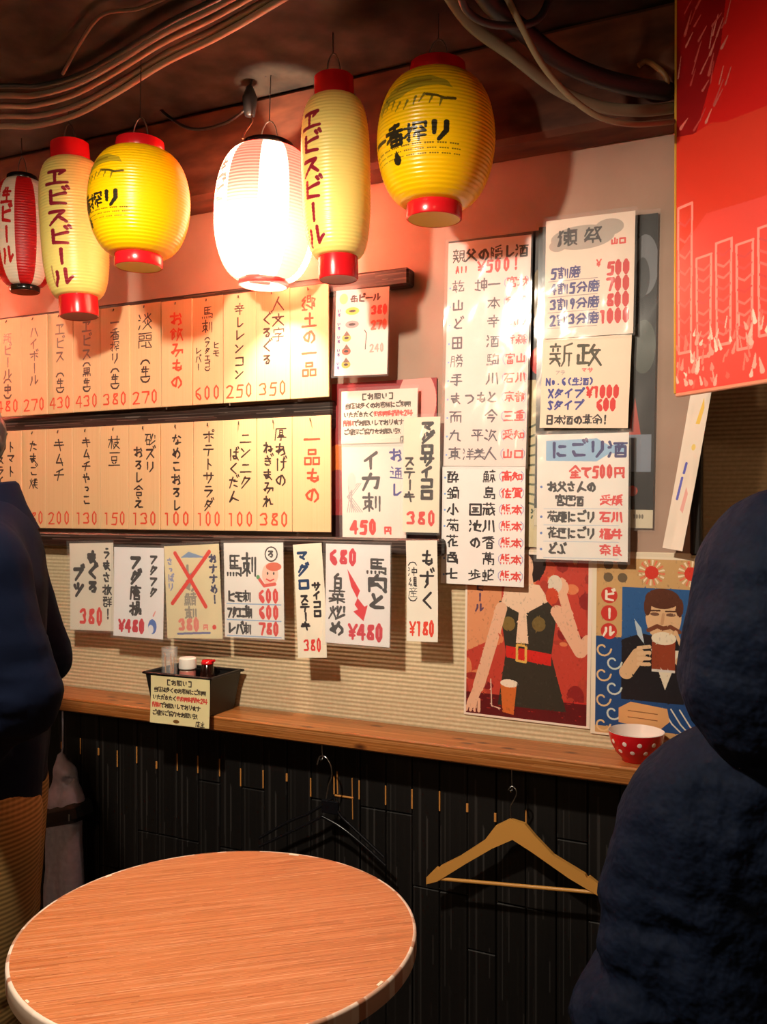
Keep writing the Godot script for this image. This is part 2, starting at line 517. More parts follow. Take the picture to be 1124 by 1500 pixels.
# hand lettering: every stroke is a run of xy points on a ten by ten grid, y downwards; a sign with four digits is another sign set into that box
const G := {
	"一": "0595", "｜": "5159", "ー": "0595", "︵": "0924537499", "︶": "0025567590", "（": "71434679", "）": "21535629", "【": "8131394989", "】": "1161695919",
	"・": "4555", "!": "5156 5859", "¥": "1155 9155 5559 2575 2777", ".": "4848", "、": "4668",
	"0": "40222749676240", "1": "315159", "2": "12315172561989", "3": "123161736554657768581838", "4": "511686 6169", "5": "813124547477694919", "6": "612326486978664525", "7": "1181838149", "8": "513233557678583827355372715131", "9": "7455343251727459", "A": "194079 1666", "l": "4149", "N": "19118981", "o": "5434364867655454", "X": "1189 8119", "S": "8241223267684918",
	"ヱ": "118163 4148 0898", "ヒ": "8334 212889", "ス": "127219 5588", "ル": "222509 616895", "サ": "0393 3136 717549", "ホ": "0393 5159 3516 7596", "ハ": "3219 6299", "イ": "7115 4449", "ロ": "1282881812", "ン": "1234 1883", "レ": "212894", "コ": "128288 1888", "フ": "128229", "タ": "4116 328219 3466", "エ": "1282 5258 0898", "モ": "1282 0595 424889", "ニ": "2373 0898", "ク": "4116 328219",
	"テ": "2171 0494 5449", "ト": "4149 4476", "ラ": "2171 148439", "リ": "2126 717548", "キ": "1383 0595 4169", "ム": "512787 6489", "チ": "8123 0595 5239", "マ": "128255 3567", "ツ": "1224 4144 8229", "ッ": "1224 4144 8229", "カ": "03837868 4109", "ア": "128255 5428", "ケ": "4115 3383 6349", "セ": "049365 313888", "ミ": "2273 2575 2888",
	"の": "524827153362858769", "く": "712579", "る": "227225547668484756", "お": "0363 31381755758869 7284", "み": "21512716459597 7549", "も": "5147688785 2373 2676", "あ": "1373 4138 74371645758859", "け": "2129 5393 717759", "ね": "3139 134318447487785796", "き": "2373 2575 4177 273868", "ま": "1373 1575 515738265689", "れ": "3139 134309 36637797", "は": "2129 5393 717858467699", "た": "1363 4119 5484 5788", "ん": "5119466798", "な": "1353 4126 7293 6568485797", "め": "2248 6137163463858769", "こ": "2272 263888", "ろ": "22722654766848",
	"し": "31385886", "え": "4051 237318465898", "や": "14748666 5153 2249", "っ": "2464766848", "う": "4161 24647539", "さ": "1373 4166 263868", "す": "0393 515746545739", "に": "2129 5383 475888", "と": "3144 7236274888", "ふ": "4152 52665848 1738 7788", "い": "122748 7276", "つ": "1363857739", "て": "1282 82444769", "か": "03737858 4119 8295", "を": "1373 4127 2555 555888 8454", "り": "2126 717549", "ち": "1373 412655768949", "そ": "2272 7224 2484 844759", "ひ": "1242 4226687572", "よ": "5158 4878 5484", "ら": "4152 3337 37658758",
	"亻": "7104 4449", "扌": "0393 515938 0784", "氵": "2153 1444 1947", "木": "0393 5159 5208 5298", "日": "2171792921 2575", "口": "1282881812", "田": "1181891911 1585 5159", "土": "2474 5159 0999", "艹": "0494 3137 6167", "糸": "513363 6317 1777 5759 3718 7789", "金": "5104 5194 2474 1676 5459 0999", "飠": "5103 5193 3363 3663 333876 6366", "阝": "2129 217245656736", "酉": "0191 1383891913 3136 6136 1787", "魚": "4113 317153 1383871713 5357 1585 0809 3839 6869 9899", "火": "5155 5409 5499 2234 8264",
	"王": "1282 2575 5258 0898", "女": "412798 0494 7119", "刂": "2127 7179", "攵": "4114 2383 7319 3499", "斤": "8021 212709 2484 6469", "虫": "2373762623 5159 1999", "貝": "2171772721 2373 2575 3709 6799", "欠": "3116 328263 5409 5499", "頁": "0191 5142 1282871712 1484 3809 6899", "見": "1181861611 1383 1484 3609 66689997", "禾": "8112 0393 5159 5308 5398", "月": "2109 217179 2373 2575", "力": "12827868 4109", "犭": "8104 31464829 5409", "礻": "4152 137308 4459 5576", "山": "5158 131888 8388", "馬": "2126 2181 2373 2575 5156 269699 9978 0809 2829 4849 6869",
	"番": "7021 0393 5054 5307 5397 田2599", "搾": "扌0039 4191 4143 9193 5344 7395 5547 5595 6569 6797", "郷": "210323 230629 2909 日3064 3939 3668 阝6199", "品": "口2073 口0449 口5499", "人": "5009 4399", "文": "5153 0393 7309 2399", "字": "5051 1191 1113 9193 2474 745559 5939 0696", "辛": "5051 1282 3344 7364 0494 1676 5459", "刺": "0252 3039 1444 1416 4446 3608 3658 刂6199", "飲": "飠0049 欠5099", "淡": "氵0029 火3095 火3499", "麗": "0191 口0244 口5294 0595 0509 2858 5659 5999 7699",
	"黒": "1181851511 1383 5157 2676 0797 0809 3839 6869 9899", "生": "3115 1383 2575 5159 0999", "瓶": "1122 4132 0353 0656 2309 4349 5191 616889 648488 8899", "中": "1383861613 5159", "厚": "1191 1109 日3275 367657 5759 5949 2797", "砂": "0151 2106 口1449 7156 5254 9294 9649", "合": "5104 5194 3464 口2689", "枝": "木0049 5393 7175 558549 5699", "豆": "1191 口2376 3748 6758 0999", "焼": "火0049 5292 7154 5494 6157 8157 4696 6649 767899", "抜": "扌0049 4393 6149 5484 8459 6599", "群": "014144 0353 0444 2108 口1649 6173 9182 5393 5595 5797 7379",
	"唐": "5051 1191 1109 337375 2484 3575 5256 口3689", "揚": "扌0049 日5084 4595 6549 569698 9888 7659", "肉": "1219 129299 9988 502466 5526 5577", "白": "5032 日2289", "菜": "艹0092 8323 2435 5455 8474 0696 5559 5608 5698", "炒": "火0049 7157 5154 9194 9649", "沖": "氵0029 4393964643 6169", "縄": "糸0049 日5094 日5498 707999", "産": "5051 1191 3243 7263 1494 1409 4535 3686 5459 2999", "願": "0151 0109 日1245 3639 1718 4748 頁5099", "円": "1219 128289 8978 5256 1686",
	"親": "2021 0141 1213 3233 0444 2449 0646 2609 2648 見5099", "父": "3113 6183 7309 2399", "隠": "阝0039 8041 4353 6263 8272 4494 4696 9496 4749 575989 6767 9798", "酒": "氵0029 酉3199", "乾": "0242 2024 日0446 0747 2639 6053 5292 548458 5898 9896", "坤": "0343 2128 0849 5292975752 5595 7079", "宮": "5051 1191 1113 9193 口3275 口2699", "城": "0333 2128 0838 4393 4349 455548 7199 9459", "本": "木0099 3767", "秋": "禾0049 火5099", "青": "1181 0393 5053 2474 2429 7479 2676 2878", "森": "木2084 木0449 木5499", "勝": "月0039 5061 8071 4292 4494 6145 7195 力5699", "駒": "馬0049 6153 5292 929888 口5578", "富": "5051 1191 1113 9193 3373 口3464 田2689",
	"石": "0191 4107 口2589", "川": "212609 5158 8199", "京": "5051 1191 口2376 5659 3618 7698", "都": "1242 3034 0454 5117 日1549 阝6199", "而": "0191 5133 1419 149499 4448 6468", "今": "5004 5094 3464 267659", "三": "1181 2575 0999", "重": "7021 0292 2474772724 2575 5159 0999", "九": "13737899 4108", "平": "1181 2334 7364 0595 5159", "次": "1122 0728 欠3099", "愛": "8011 2233 5153 8272 0494 0405 9495 264667 5608 7509 3699", "知": "2113 1242 0454 3308 3558 口6298", "東": "0191 2373762623 2474 5059 5608 5698", "洋": "氵0029 5162 8172 4393 4595 3797 6369", "美": "3142 7162 1282 2373 0494 5254 0797 5509 5699", "凍": "氵0029 3191 4384874743 4585 6069 6748 6798", "奥": "5031 1216 128286 3363 5157 0797 5609 5699", "七": "0594 414898",
	"酔": "酉0049 5383 6145 8385 4797 7579", "鯨": "魚0049 京5099", "高": "5051 0191 口3264 159599 1519 口3678", "鍋": "金0049 口5083 439399 4349 口5678", "島": "4031 21717424 2126 2373 269699 9979 山0768", "佐": "亻0039 4393 6149 5696 7679 5999", "賀": "力0043 口5093 貝1499", "小": "515938 2407 7497", "国": "0191990901 王2377", "蔵": "艹0092 0494 1409 日2558 7399 9659", "菊": "艹0092 2306 249499 9979 3677 5459 5538 5578", "池": "氵0029 349486 6157 434899", "熊": "201132 月0246 8051 505383 8454 545686 0809 3839 6869 9899", "花": "艹0092 4316 2529 8556 535898", "香": "禾0095 日2599", "亀": "4123 317153 1383881813 1585 439996", "萬": "艹0092 田2274 159599 1519 9989 5259 4677", "歩": "5153 5182 2224 0494 5457 3526 7586 9609", "蛇": "虫0049 7071 5191 5153 9193 8456 545898",
	"獺": "犭0029 3262 4464 口3356 5059 5638 頁6099", "祭": "3115 225217 6191 9165 6199 3565 1787 5759 3618 7698", "割": "3031 0151 0102 5152 1343 1545 3036 口1649 刂6199", "分": "4104 6195 257578 7868 4519", "磨": "5051 1191 1109 木2255 木5295 2696 4629 口4689", "新": "2021 0141 1213 3233 0444 2449 0646 2608 2648 斤5099", "政": "0141 2128 2444 0508 0848 攵4099", "革": "0292 3034 6064 3464 口2477 0898 5059", "命": "5004 5094 3464 口1548 559598 9888 5559", "媛": "女0049 9051 5263 8272 4494 4696 6149 558549 6499", "福": "礻0039 4191 口5284 田4599", "井": "1383 0696 3109 7179", "奈": "0191 5005 4095 3464 1686 5659 3718 7798", "良": "5051 2272762622 2229 2474 2959 5699 8565", "垣": "0343 2128 0849 4191 日5284 4999", "姫": "女0049 5191 515999 7173 53939656 7379", "県": "日1095 0616 1696 5759 3718 7798",
	"当": "5153 2234 8264 148489 1989 1686", "店": "5051 1191 1109 5256 5484 口3689", "多": "4113 317116 5424 548419", "客": "5051 1191 1113 9193 4215 327217 3495 口3689", "様": "木0049 5162 9182 4393 4595 4797 6379 7548 7698", "利": "禾0059 刂6199", "用": "1209 128289 5259 1484 1686", "御": "2103 3305 2329 5131 3262 4147 3464 3767 717199 7196", "時": "日0037 土4095 4696 757969 5667", "間": "日0044 日5094 0109 9199 日3478", "制": "1252 0454 3039 1618 165658 刂7199", "理": "王0048 田4095 4797 4999 7479", "解": "210341 131949 1343 1545 5191 7154 9194 5696 7479 4797", "協": "0353 2129 力4093 力3569 力6599", "致": "0141 2103 3354 0545 2529 0948 攵5099", "主": "5051 1383 2676 5359 0999", "缶": "3115 2282 0595 5159 1616 1898 9699", "鯖": "魚0049 青5099", "全": "5004 5094 2575 2777 5459 1999", "通": "1122 0424 2426 0899 4282 8253 4454 4448 448488 6368 4686", "手": "8121 1383 0696 515938",
}

# ---------------------------------------------------------------- the room
const WALL_TOP := 2.358
const DADO := 1.408
const CEIL := 2.6
const X0 := -4.2
const X1 := 1.7
const Z1 := 5.2
const SHELF_Y := 0.95

func build_room():
	struct("floor", boxed(Vector3((X0 + X1) / 2, -0.05, Z1 / 2), Vector3(X1 - X0 + 0.4, 0.1, Z1 + 0.4)), M.floor)
	struct("ceiling", boxed(Vector3((X0 + X1) / 2, CEIL + 0.05, Z1 / 2), Vector3(X1 - X0 + 0.4, 0.1, Z1 + 0.4)), M.ceiling)
	var edge := on_z(1014, 640, 0.0).x        # right of here the upper wall is set back
	var wall := struct("wall_back", boxed(Vector3((X0 + X1) / 2, DADO / 2, -0.17), Vector3(X1 - X0 + 0.2, DADO, 0.34), 0.002), M.wall)
	struct("upper_panel", boxed(Vector3((X0 + edge) / 2, (DADO + CEIL) / 2, -0.17), Vector3(edge - X0, CEIL - DADO, 0.34), 0.002), M.upper_wall, wall)
	struct("recess_panel", boxed(Vector3((edge + X1) / 2, (DADO + CEIL) / 2, -0.29), Vector3(X1 - edge, CEIL - DADO, 0.1), 0.002), M.wall, wall)
	struct("wall_left", boxed(Vector3(X0 - 0.06, CEIL / 2, Z1 / 2), Vector3(0.12, CEIL, Z1)), M.plaster)
	struct("wall_right", boxed(Vector3(X1 + 0.06, CEIL / 2, Z1 / 2), Vector3(0.12, CEIL, Z1)), M.plaster)
	struct("wall_front", boxed(Vector3((X0 + X1) / 2, CEIL / 2, Z1 + 0.06), Vector3(X1 - X0 + 0.2, CEIL, 0.12)), M.plaster)
	# beam along the head of the wall
	struct("trim_1", boxed(Vector3((X0 + X1) / 2, (WALL_TOP + CEIL) / 2, 0.058), Vector3(X1 - X0, CEIL - WALL_TOP, 0.115), 0.012), M.beam)
	# smooth painted upper wall over the ribbed paper, with a thin pale strip between
	struct("trim_3", boxed(Vector3((X0 + edge) / 2, 1.405, 0.001), Vector3(edge - X0, 0.014, 0.006), 0.002), mat(c8(226, 210, 184), 0.6))
	# dark wainscot of upright boards on battens, below the shelf
	var top := SHELF_Y - 0.045
	var r := RandomNumberGenerator.new()
	r.seed = 12
	var x := -3.1
	var wide := 0.0745
	var meshes := {}
	while x < 0.6:
		var joint: float = [0.73, 0.55, 0.55, 0.42][r.randi() % 4]
		var gap := 0.0022
		for part in [[0.0, joint - 0.0015], [joint + 0.0015, top]]:
			var key := "%.3f %.3f" % [part[0], part[1]]
			if not meshes.has(key):
				meshes[key] = boxed(Vector3(0, (part[1] - part[0]) / 2, 0), Vector3(wide - gap, part[1] - part[0], 0.014), 0.002)
			var b := struct("board", meshes[key], M.board, wall)
			b.position = Vector3(x, part[0], 0.023 + r.randf_range(-0.0012, 0.0012))
		x += wide
	for y in [0.768, 0.12]:
		struct("batten", boxed(Vector3(-1.25, y, 0.007), Vector3(3.75, 0.035, 0.013), 0.002), M.bare_wood, wall)
	# chips where the dark paint has come off the board edges
	var chip_m := [boxed(Vector3.ZERO, Vector3(0.006, 0.022, 0.002), 0.0008), boxed(Vector3.ZERO, Vector3(0.004, 0.05, 0.002), 0.0008)]
	for k in 34:
		var cx := -3.1 + wide * (k + 0.5) + 0.0 
		var c := struct("bare_chip", chip_m[r.randi() % 2], M.bare_wood, wall)
		c.position = Vector3(cx + r.randf_range(-0.002, 0.002), 0.766 + r.randf_range(-0.012, 0.012), 0.0318)
	for a in [[Vector2(491, 1165), Vector2(518, 1169), 0.006], [Vector2(494, 1130), Vector2(495, 1163), 0.004], [Vector2(516, 1140), Vector2(517, 1200), 0.003]]:
		var p := on_z(a[0].x, a[0].y, 0.032)
		var q := on_z(a[1].x, a[1].y, 0.032)
		struct("bare_scratch", tubed([p, q], a[2] * 0.5, 5), M.bare_wood, wall)
	# near-black strip standing in for the gap shadow where the wall steps back
	struct("shade_strip_2", boxed(Vector3(edge + 0.008, (DADO + WALL_TOP) / 2, -0.02), Vector3(0.022, WALL_TOP - DADO, 0.05), 0.003), M.board)

# ---------------------------------------------------------------- cables under the ceiling
func cable(called: String, label: String, pts: Array, r: float, m: Material, group := "") -> MeshInstance3D:
	var o := obj(called, tubed(smooth_path(pts, 8), r, 10), m)
	tag(o, label, "cable", group)
	return o

func build_ceiling_things():
	var grey := mat(c8(122, 112, 98), 0.6)
	var pale := mat(c8(150, 138, 120), 0.6)
	var dark := mat(c8(34, 32, 32), 0.5)
	var offs := [[0, 0, "grey"], [15, -3, "pale"], [30, 4, "grey"], [-14, 6, "dark"], [45, 0, "pale"]]
	var names := ["mid-grey cable in the middle of the bundle crossing the dark ceiling", "pale cable beside the middle of the bundle crossing the dark ceiling", "mid-grey cable on the lower side of the ceiling bundle", "black cable on the upper side of the ceiling bundle", "pale cable along the lowest edge of the ceiling bundle"]
	for i in offs.size():
		var o: Array = offs[i]
		var y := 2.565 - 0.006 * i
		var pts := []
		for q in [[-90, 148], [0, 140], [50, 138], [110, 122], [170, 92], [240, 50], [320, 8], [400, -40], [520, -110]]:
			pts.append(on_y(q[0] + o[1], q[1] + o[0] + 2.0 * sin(q[0] * 0.02), y))
		cable("bundle_cable", names[i], pts, 0.0072 if i != 3 else 0.006, {"grey": grey, "pale": pale, "dark": dark}[o[2]], "cables bundled under the ceiling")
	cable("branch_cable", "thin brown cable curving off the ceiling bundle towards the dark", [on_y(92, 108, 2.575), on_y(118, 62, 2.58), on_y(150, 22, 2.582), on_y(205, 12, 2.582), on_y(262, -12, 2.582)], 0.004, mat(c8(96, 76, 58), 0.6))
	var names2 := ["thick black hose sagging from the ceiling to the red board", "grey-green flat cable sagging below the black hose", "thin pale cable looping below the black hose", "thin dark cable crossing above the black hose"]
	var sets := [
		[[690, -40, 0.62], [720, 5, 0.55], [762, 42, 0.46], [815, 84, 0.36], [868, 110, 0.28], [925, 126, 0.2], [980, 134, 0.12]],
		[[650, -20, 0.6], [690, 36, 0.52], [752, 82, 0.44], [815, 130, 0.34], [878, 156, 0.26], [940, 162, 0.19], [986, 158, 0.122]],
		[[735, -20, 0.56], [765, 40, 0.52], [795, 95, 0.46], [836, 142, 0.39], [880, 172, 0.33], [930, 182, 0.26], [986, 178, 0.14]],
		[[670, -30, 0.68], [684, 15, 0.62], [722, 36, 0.56], [778, 34, 0.48], [800, 10, 0.44], [810, -40, 0.42]],
	]
	var rads := [0.019, 0.012, 0.006, 0.007]
	var ms := [mat(c8(20, 19, 22), 0.5), mat(c8(112, 104, 82), 0.6), mat(c8(128, 112, 84), 0.6), mat(c8(40, 38, 42), 0.5)]
	for i in 4:
		var pts := []
		for q in sets[i]:
			pts.append(on_z(q[0], q[1], q[2]))
		cable(["black_hose", "flat_cable", "loop_cable", "crossing_cable"][i], names2[i], pts, rads[i], ms[i])
	cable("cable_end", "cut black cable end curling up beside the red board", [on_z(936, 96, 0.13), on_z(948, 90, 0.125), on_z(968, 103, 0.145), on_z(978, 118, 0.14), on_z(974, 132, 0.14)], 0.006, mat(c8(120, 86, 44), 0.5))
	# socket above the lit lantern with its lead
	var sp := on_z(366, 150, 0.2)
	var so := thing("lamp_socket", "black bulb socket under the beam above the lit lantern", "socket", sp)
	obj("holder", lathed([Vector2(0.0, -0.035), Vector2(0.013, -0.034), Vector2(0.017, -0.01), Vector2(0.019, 0.012), Vector2(0.014, 0.026), Vector2(0.008, 0.04), Vector2(0.0, 0.041)], 20), M.black, so)
	var top := Vector3(sp.x, CEIL, sp.z)
	obj("lead", tubed(smooth_path([Vector3(0, 0.038, 0), Vector3(0.03, 0.1, 0.0), Vector3(0.05, CEIL - sp.y, 0)], 6), 0.0035, 8), M.black, so)
	obj("copper_wire", tubed(smooth_path([Vector3(0.004, -0.03, 0), Vector3(0.02, -0.06, 0.02), Vector3(0.018, -0.1, 0.05), Vector3(0.03, -0.125, 0.075)], 6), 0.0022, 6), M.wire, so)
	cable("power_cord", "thin black cord drooping across the beam to the bulb socket", [on_z(150, 90, 0.16), on_z(200, 122, 0.16), on_z(240, 165, 0.16), on_z(282, 189, 0.17), on_z(330, 180, 0.19), on_z(362, 158, 0.2)], 0.0042, M.black)

# ---------------------------------------------------------------- paper lanterns
func ribbed(prof_fn: Callable, h: float, ribs: int, depth: float) -> Array:
	var out := []
	var per := 4
	var n := ribs * per
	for i in n + 1:
		var t := float(i) / n
		var r: float = prof_fn.call(t)
		out.append(Vector2(r + depth * (absf(sin(PI * i / per)) - 0.5), t * h))
	return out

func lantern(style: String, label: String, px: float, y_top: float, y_bot: float, dia_px: float, z: float, tilt: float, off: float, lit := 0.0) -> Node3D:
	# y_top, y_bot: the outer ends of the two rings
	var mid := on_z(px, (y_top + y_bot) / 2, z)
	var dep := (mid - EYE).dot(-cam_basis.z)
	var full := (y_bot - y_top) / FOCAL * dep
	var rad := dia_px / FOCAL * dep / 2.0
	var o := thing("paper_lantern", label, "lantern", mid - Vector3(0, full / 2, 0), 0.0, "lanterns hung in a row under the beam")
	o.rotation = Vector3(0, 0, deg_to_rad(tilt))
	var to := EYE - mid
	var spin := atan2(to.x, to.z) + deg_to_rad(off)
	var ring_h := full * (0.10 if style == "round" else 0.12 if style == "tall" else 0.05)
	var body := full - 2 * ring_h * 0.9
	var end_r := rad * (0.46 if style == "round" else 0.55 if style == "tall" else 0.47)
	var ribs := 34 if style == "round" else 46 if style == "tall" else 40
	var fn := func(t: float) -> float:
		var s := absf(2.0 * t - 1.0)
		if style == "tall":
			return lerpf(end_r, rad, pow(1.0 - pow(s, 3.2), 0.42)) * (1.0 - 0.05 * (1.0 - t))
		if style == "striped":
			return lerpf(end_r, rad, sqrt(maxf(0.0, 1.0 - pow(s, 2.3)))) * (1.0 if t > 0.4 else 1.0 - 0.08 * (0.4 - t))
		return lerpf(end_r, rad, sqrt(maxf(0.0, 1.0 - pow(s, 2.1)))) * (1.0 if t > 0.5 else 1.0 - 0.06 * (0.5 - t))
	var b := MB.new()
	b.lathe(ribbed(fn, body, ribs, rad * 0.012), 56)
	var m: StandardMaterial3D = M["lantern_" + style + ("_lit" if lit > 0 else "")]
	var sh := obj("shade", b.mesh(), m, o)
	sh.position.y = ring_h * 0.9
	sh.rotation.y = spin
	var rm: Material = M.black_gloss if style == "striped" else M.red_gloss
	var rr := end_r * 1.03
	var ring_prof := [Vector2(rr * 0.94, 0), Vector2(rr, 0.002), Vector2(rr * 1.01, ring_h * 0.5), Vector2(rr, ring_h - 0.002), Vector2(rr * 0.94, ring_h)]
	if lit <= 0.0 or style != "striped":
		obj("bottom_ring", lathed(ring_prof, 40), rm, o)
	else:
		obj("bottom_ring", lathed(ring_prof, 40), M.lantern_ring_lit, o)
	var tr := obj("top_ring", lathed(ring_prof, 40), rm, o)
	tr.position.y = full - ring_h
	if style != "striped":
		var disc := obj("bottom_cover", lathed([Vector2(0.0, 0.004), Vector2(rr * 0.6, 0.003), Vector2(rr * 0.94, 0.001)], 32), M["lantern_" + style + "_plain"], o)
	else:
		obj("inner_rim", lathed([Vector2(rr * 0.93, 0.001), Vector2(rr * 0.9, ring_h)], 32), M.lantern_inside, o)
	# wire handle up to the ceiling
	var hh := 0.06
	var pts := []
	for k in 9:
		var a := PI * k / 8.0
		pts.append(Vector3(cos(a) * rr * 0.42, full + sin(a) * hh - 0.004, 0))
	obj("handle", tubed(pts, 0.0016, 6), M.nail, tr).position.y = ring_h - full
	obj("cord", tubed([Vector3(0, full + hh - 0.004, 0), Vector3(-sin(deg_to_rad(tilt)) * -0.02, CEIL - o.position.y, 0)], 0.0012, 6), M.black, o)
	if lit > 0.0:
		var bulb := obj("bulb", lathed([Vector2(0.0, -0.03), Vector2(0.014, -0.027), Vector2(0.022, -0.012), Vector2(0.02, 0.008), Vector2(0.012, 0.025), Vector2(0.012, 0.05), Vector2(0.0, 0.051)], 20), M.bulb, o)
		var lean := Vector3(sin(spin), 0, cos(spin)) * rad * 0.5       # the bulb hangs off the middle
		bulb.position = lean + Vector3(0, full * 0.34, 0)
		obj("bulb_lead", tubed([lean + Vector3(0, full * 0.34 + 0.05, 0), Vector3(0, full, 0)], 0.003, 6), M.black, o)
		var l := OmniLight3D.new()
		l.name = "bulb_light"
		l.light_color = Color(1.0, 0.88, 0.76)
		l.light_energy = lit
		l.light_size = 0.03
		l.omni_range = 9.0
		l.omni_attenuation = 2.0
		l.shadow_enabled = true
		l.position = lean + Vector3(0, full * 0.34, 0)
		o.add_child(l)
	return o

func lantern_art():
	# round yellow: black lettering and a winged beast in outline
	var W := 1024
	var H := 420
	var im := Image.create(W, H, false, Image.FORMAT_RGB8)
	var ye := c8(250, 196, 4)
	im.fill(ye)
	var ink := c8(38, 34, 22)
	text_h(im, "一番搾り", 512 - 138, 212, 64, 7.5, ink, 1.06)
	var fade := c8(176, 150, 30)
	# crest: a running beast with mane and tail
	var beast := PackedVector2Array([Vector2(388, 150), Vector2(410, 112), Vector2(452, 84), Vector2(510, 66), Vector2(575, 64), Vector2(628, 84), Vector2(642, 108), Vector2(600, 100), Vector2(560, 104), Vector2(520, 112), Vector2(490, 128), Vector2(450, 132), Vector2(420, 146)])
	poly(im, beast, fade)
	for k in 9:
		var p := Vector2(420 + k * 24, 138 - 8 * sin(k * 1.3))
		seg(im, p, p + Vector2(-14 + 4 * (k % 3), 26), 4, 1.5, fade.lerp(ink, 0.35))
	line(im, [Vector2(570, 132), Vector2(600, 138), Vector2(618, 146), Vector2(648, 144)], 4, ink.lerp(ye, 0.2))
	ell(im, 430, 118, 5, 4, ink)
	line(im, [Vector2(470, 96), Vector2(520, 84), Vector2(580, 82)], 3, ink.lerp(ye, 0.45))
	for k in 3:
		for q in 46:
			if (q * 7 + k * 3) % 5 != 0:
				im.fill_rect(Rect2i(350 + q * 7, 280 + k * 15, 5, 4), ye.lerp(ink, 0.6))
	poly(im, PackedVector2Array([Vector2(478, 290), Vector2(492, 316), Vector2(478, 332), Vector2(464, 316)]), ink)
	ell(im, 478, 320, 14, 13, ink)
	M.lantern_round = lantern_mat(im, 0.28)
	M.lantern_round_plain = mat(c8(226, 182, 40), 0.5)
	# tall cream: six red signs in a column
	W = 768
	H = 640
	im = Image.create(W, H, false, Image.FORMAT_RGB8)
	im.fill(c8(246, 226, 128))
	var wine := c8(140, 30, 48)
	text_v(im, "ヱビスビール", 384, 84, 80, 8.0, wine, 1.12, 1.15)
	for k in 22:
		im.fill_rect(Rect2i(334, 520 + k * 4, 8, 2), wine)
	M.lantern_tall = lantern_mat(im, 0.3)
	M.lantern_tall_plain = mat(c8(150, 40, 30), 0.5)
	# striped: five red bands on white, red signs on the white
	W = 1000
	H = 400
	for lit in [false, true]:
		im = Image.create(W, H, false, Image.FORMAT_RGB8)
		im.fill(c8(240, 226, 206))
		var red := c8(212, 56, 52) if lit else c8(196, 24, 28)  # paler red in the lit copy paints in some of its glow
		for k in 5:
			im.fill_rect(Rect2i(k * 200 + 46, 0, 108, H), red)
		text_v(im, "生ビール", 400, 50, 66, 7.0, red, 1.12)
		text_v(im, "生ビール", 800, 50, 66, 7.0, red, 1.12)
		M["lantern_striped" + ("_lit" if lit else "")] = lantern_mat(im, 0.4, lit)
	M.lantern_inside = mat(c8(190, 120, 100), 0.7)
	var rl := mat(c8(190, 24, 30), 0.4)
	rl.backlight_enabled = true
	rl.backlight = Color(0.5, 0.5, 0.5)
	M.lantern_ring_lit = rl
	var bm := mat(c8(255, 235, 200), 0.4)
	bm.emission_enabled = true
	bm.emission = Color(1.0, 0.82, 0.58)
	bm.emission_energy_multiplier = 6.0
	M.bulb = bm

func lantern_mat(im: Image, rough: float, lit := false) -> StandardMaterial3D:
	var m := mat(Color.WHITE, rough)
	m.albedo_texture = tex_of(im)
	m.backlight_enabled = true
	m.backlight = Color(1.15, 1.15, 1.15) if lit else Color(0.5, 0.5, 0.5)
	return m

func build_lanterns():
	lantern_art()
	lantern("round", "round yellow lantern with black lettering, hanging above the price lists", 636, 97, 322, 172, 0.28, -1.5, -30)
	lantern("tall", "tall cream lantern with red lettering beside the lit striped lantern", 496, 113, 410, 103, 0.31, 1.5, -46)
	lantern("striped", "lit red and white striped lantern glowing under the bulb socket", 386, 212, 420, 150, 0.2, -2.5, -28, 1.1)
	lantern("round", "round yellow lantern shading the tall cream lantern next to it", 203, 208, 392, 146, 0.46, -1.0, -66)
	lantern("tall", "tall cream lantern half behind a round yellow lantern", 116, 208, 464, 98, 0.29, 4.0, -28)
	lantern("striped", "unlit red and white striped lantern with black rings", 36, 258, 428, 88, 0.19, 1.5, 4)
	lantern("round", "round yellow lantern next to the unlit striped lantern", -80, 300, 470, 130, 0.36, 0.0, -40)
	lantern("striped", "lit striped lantern at the far end of the row", -190, 330, 520, 128, 0.28, 0.0, 0, 1.1)

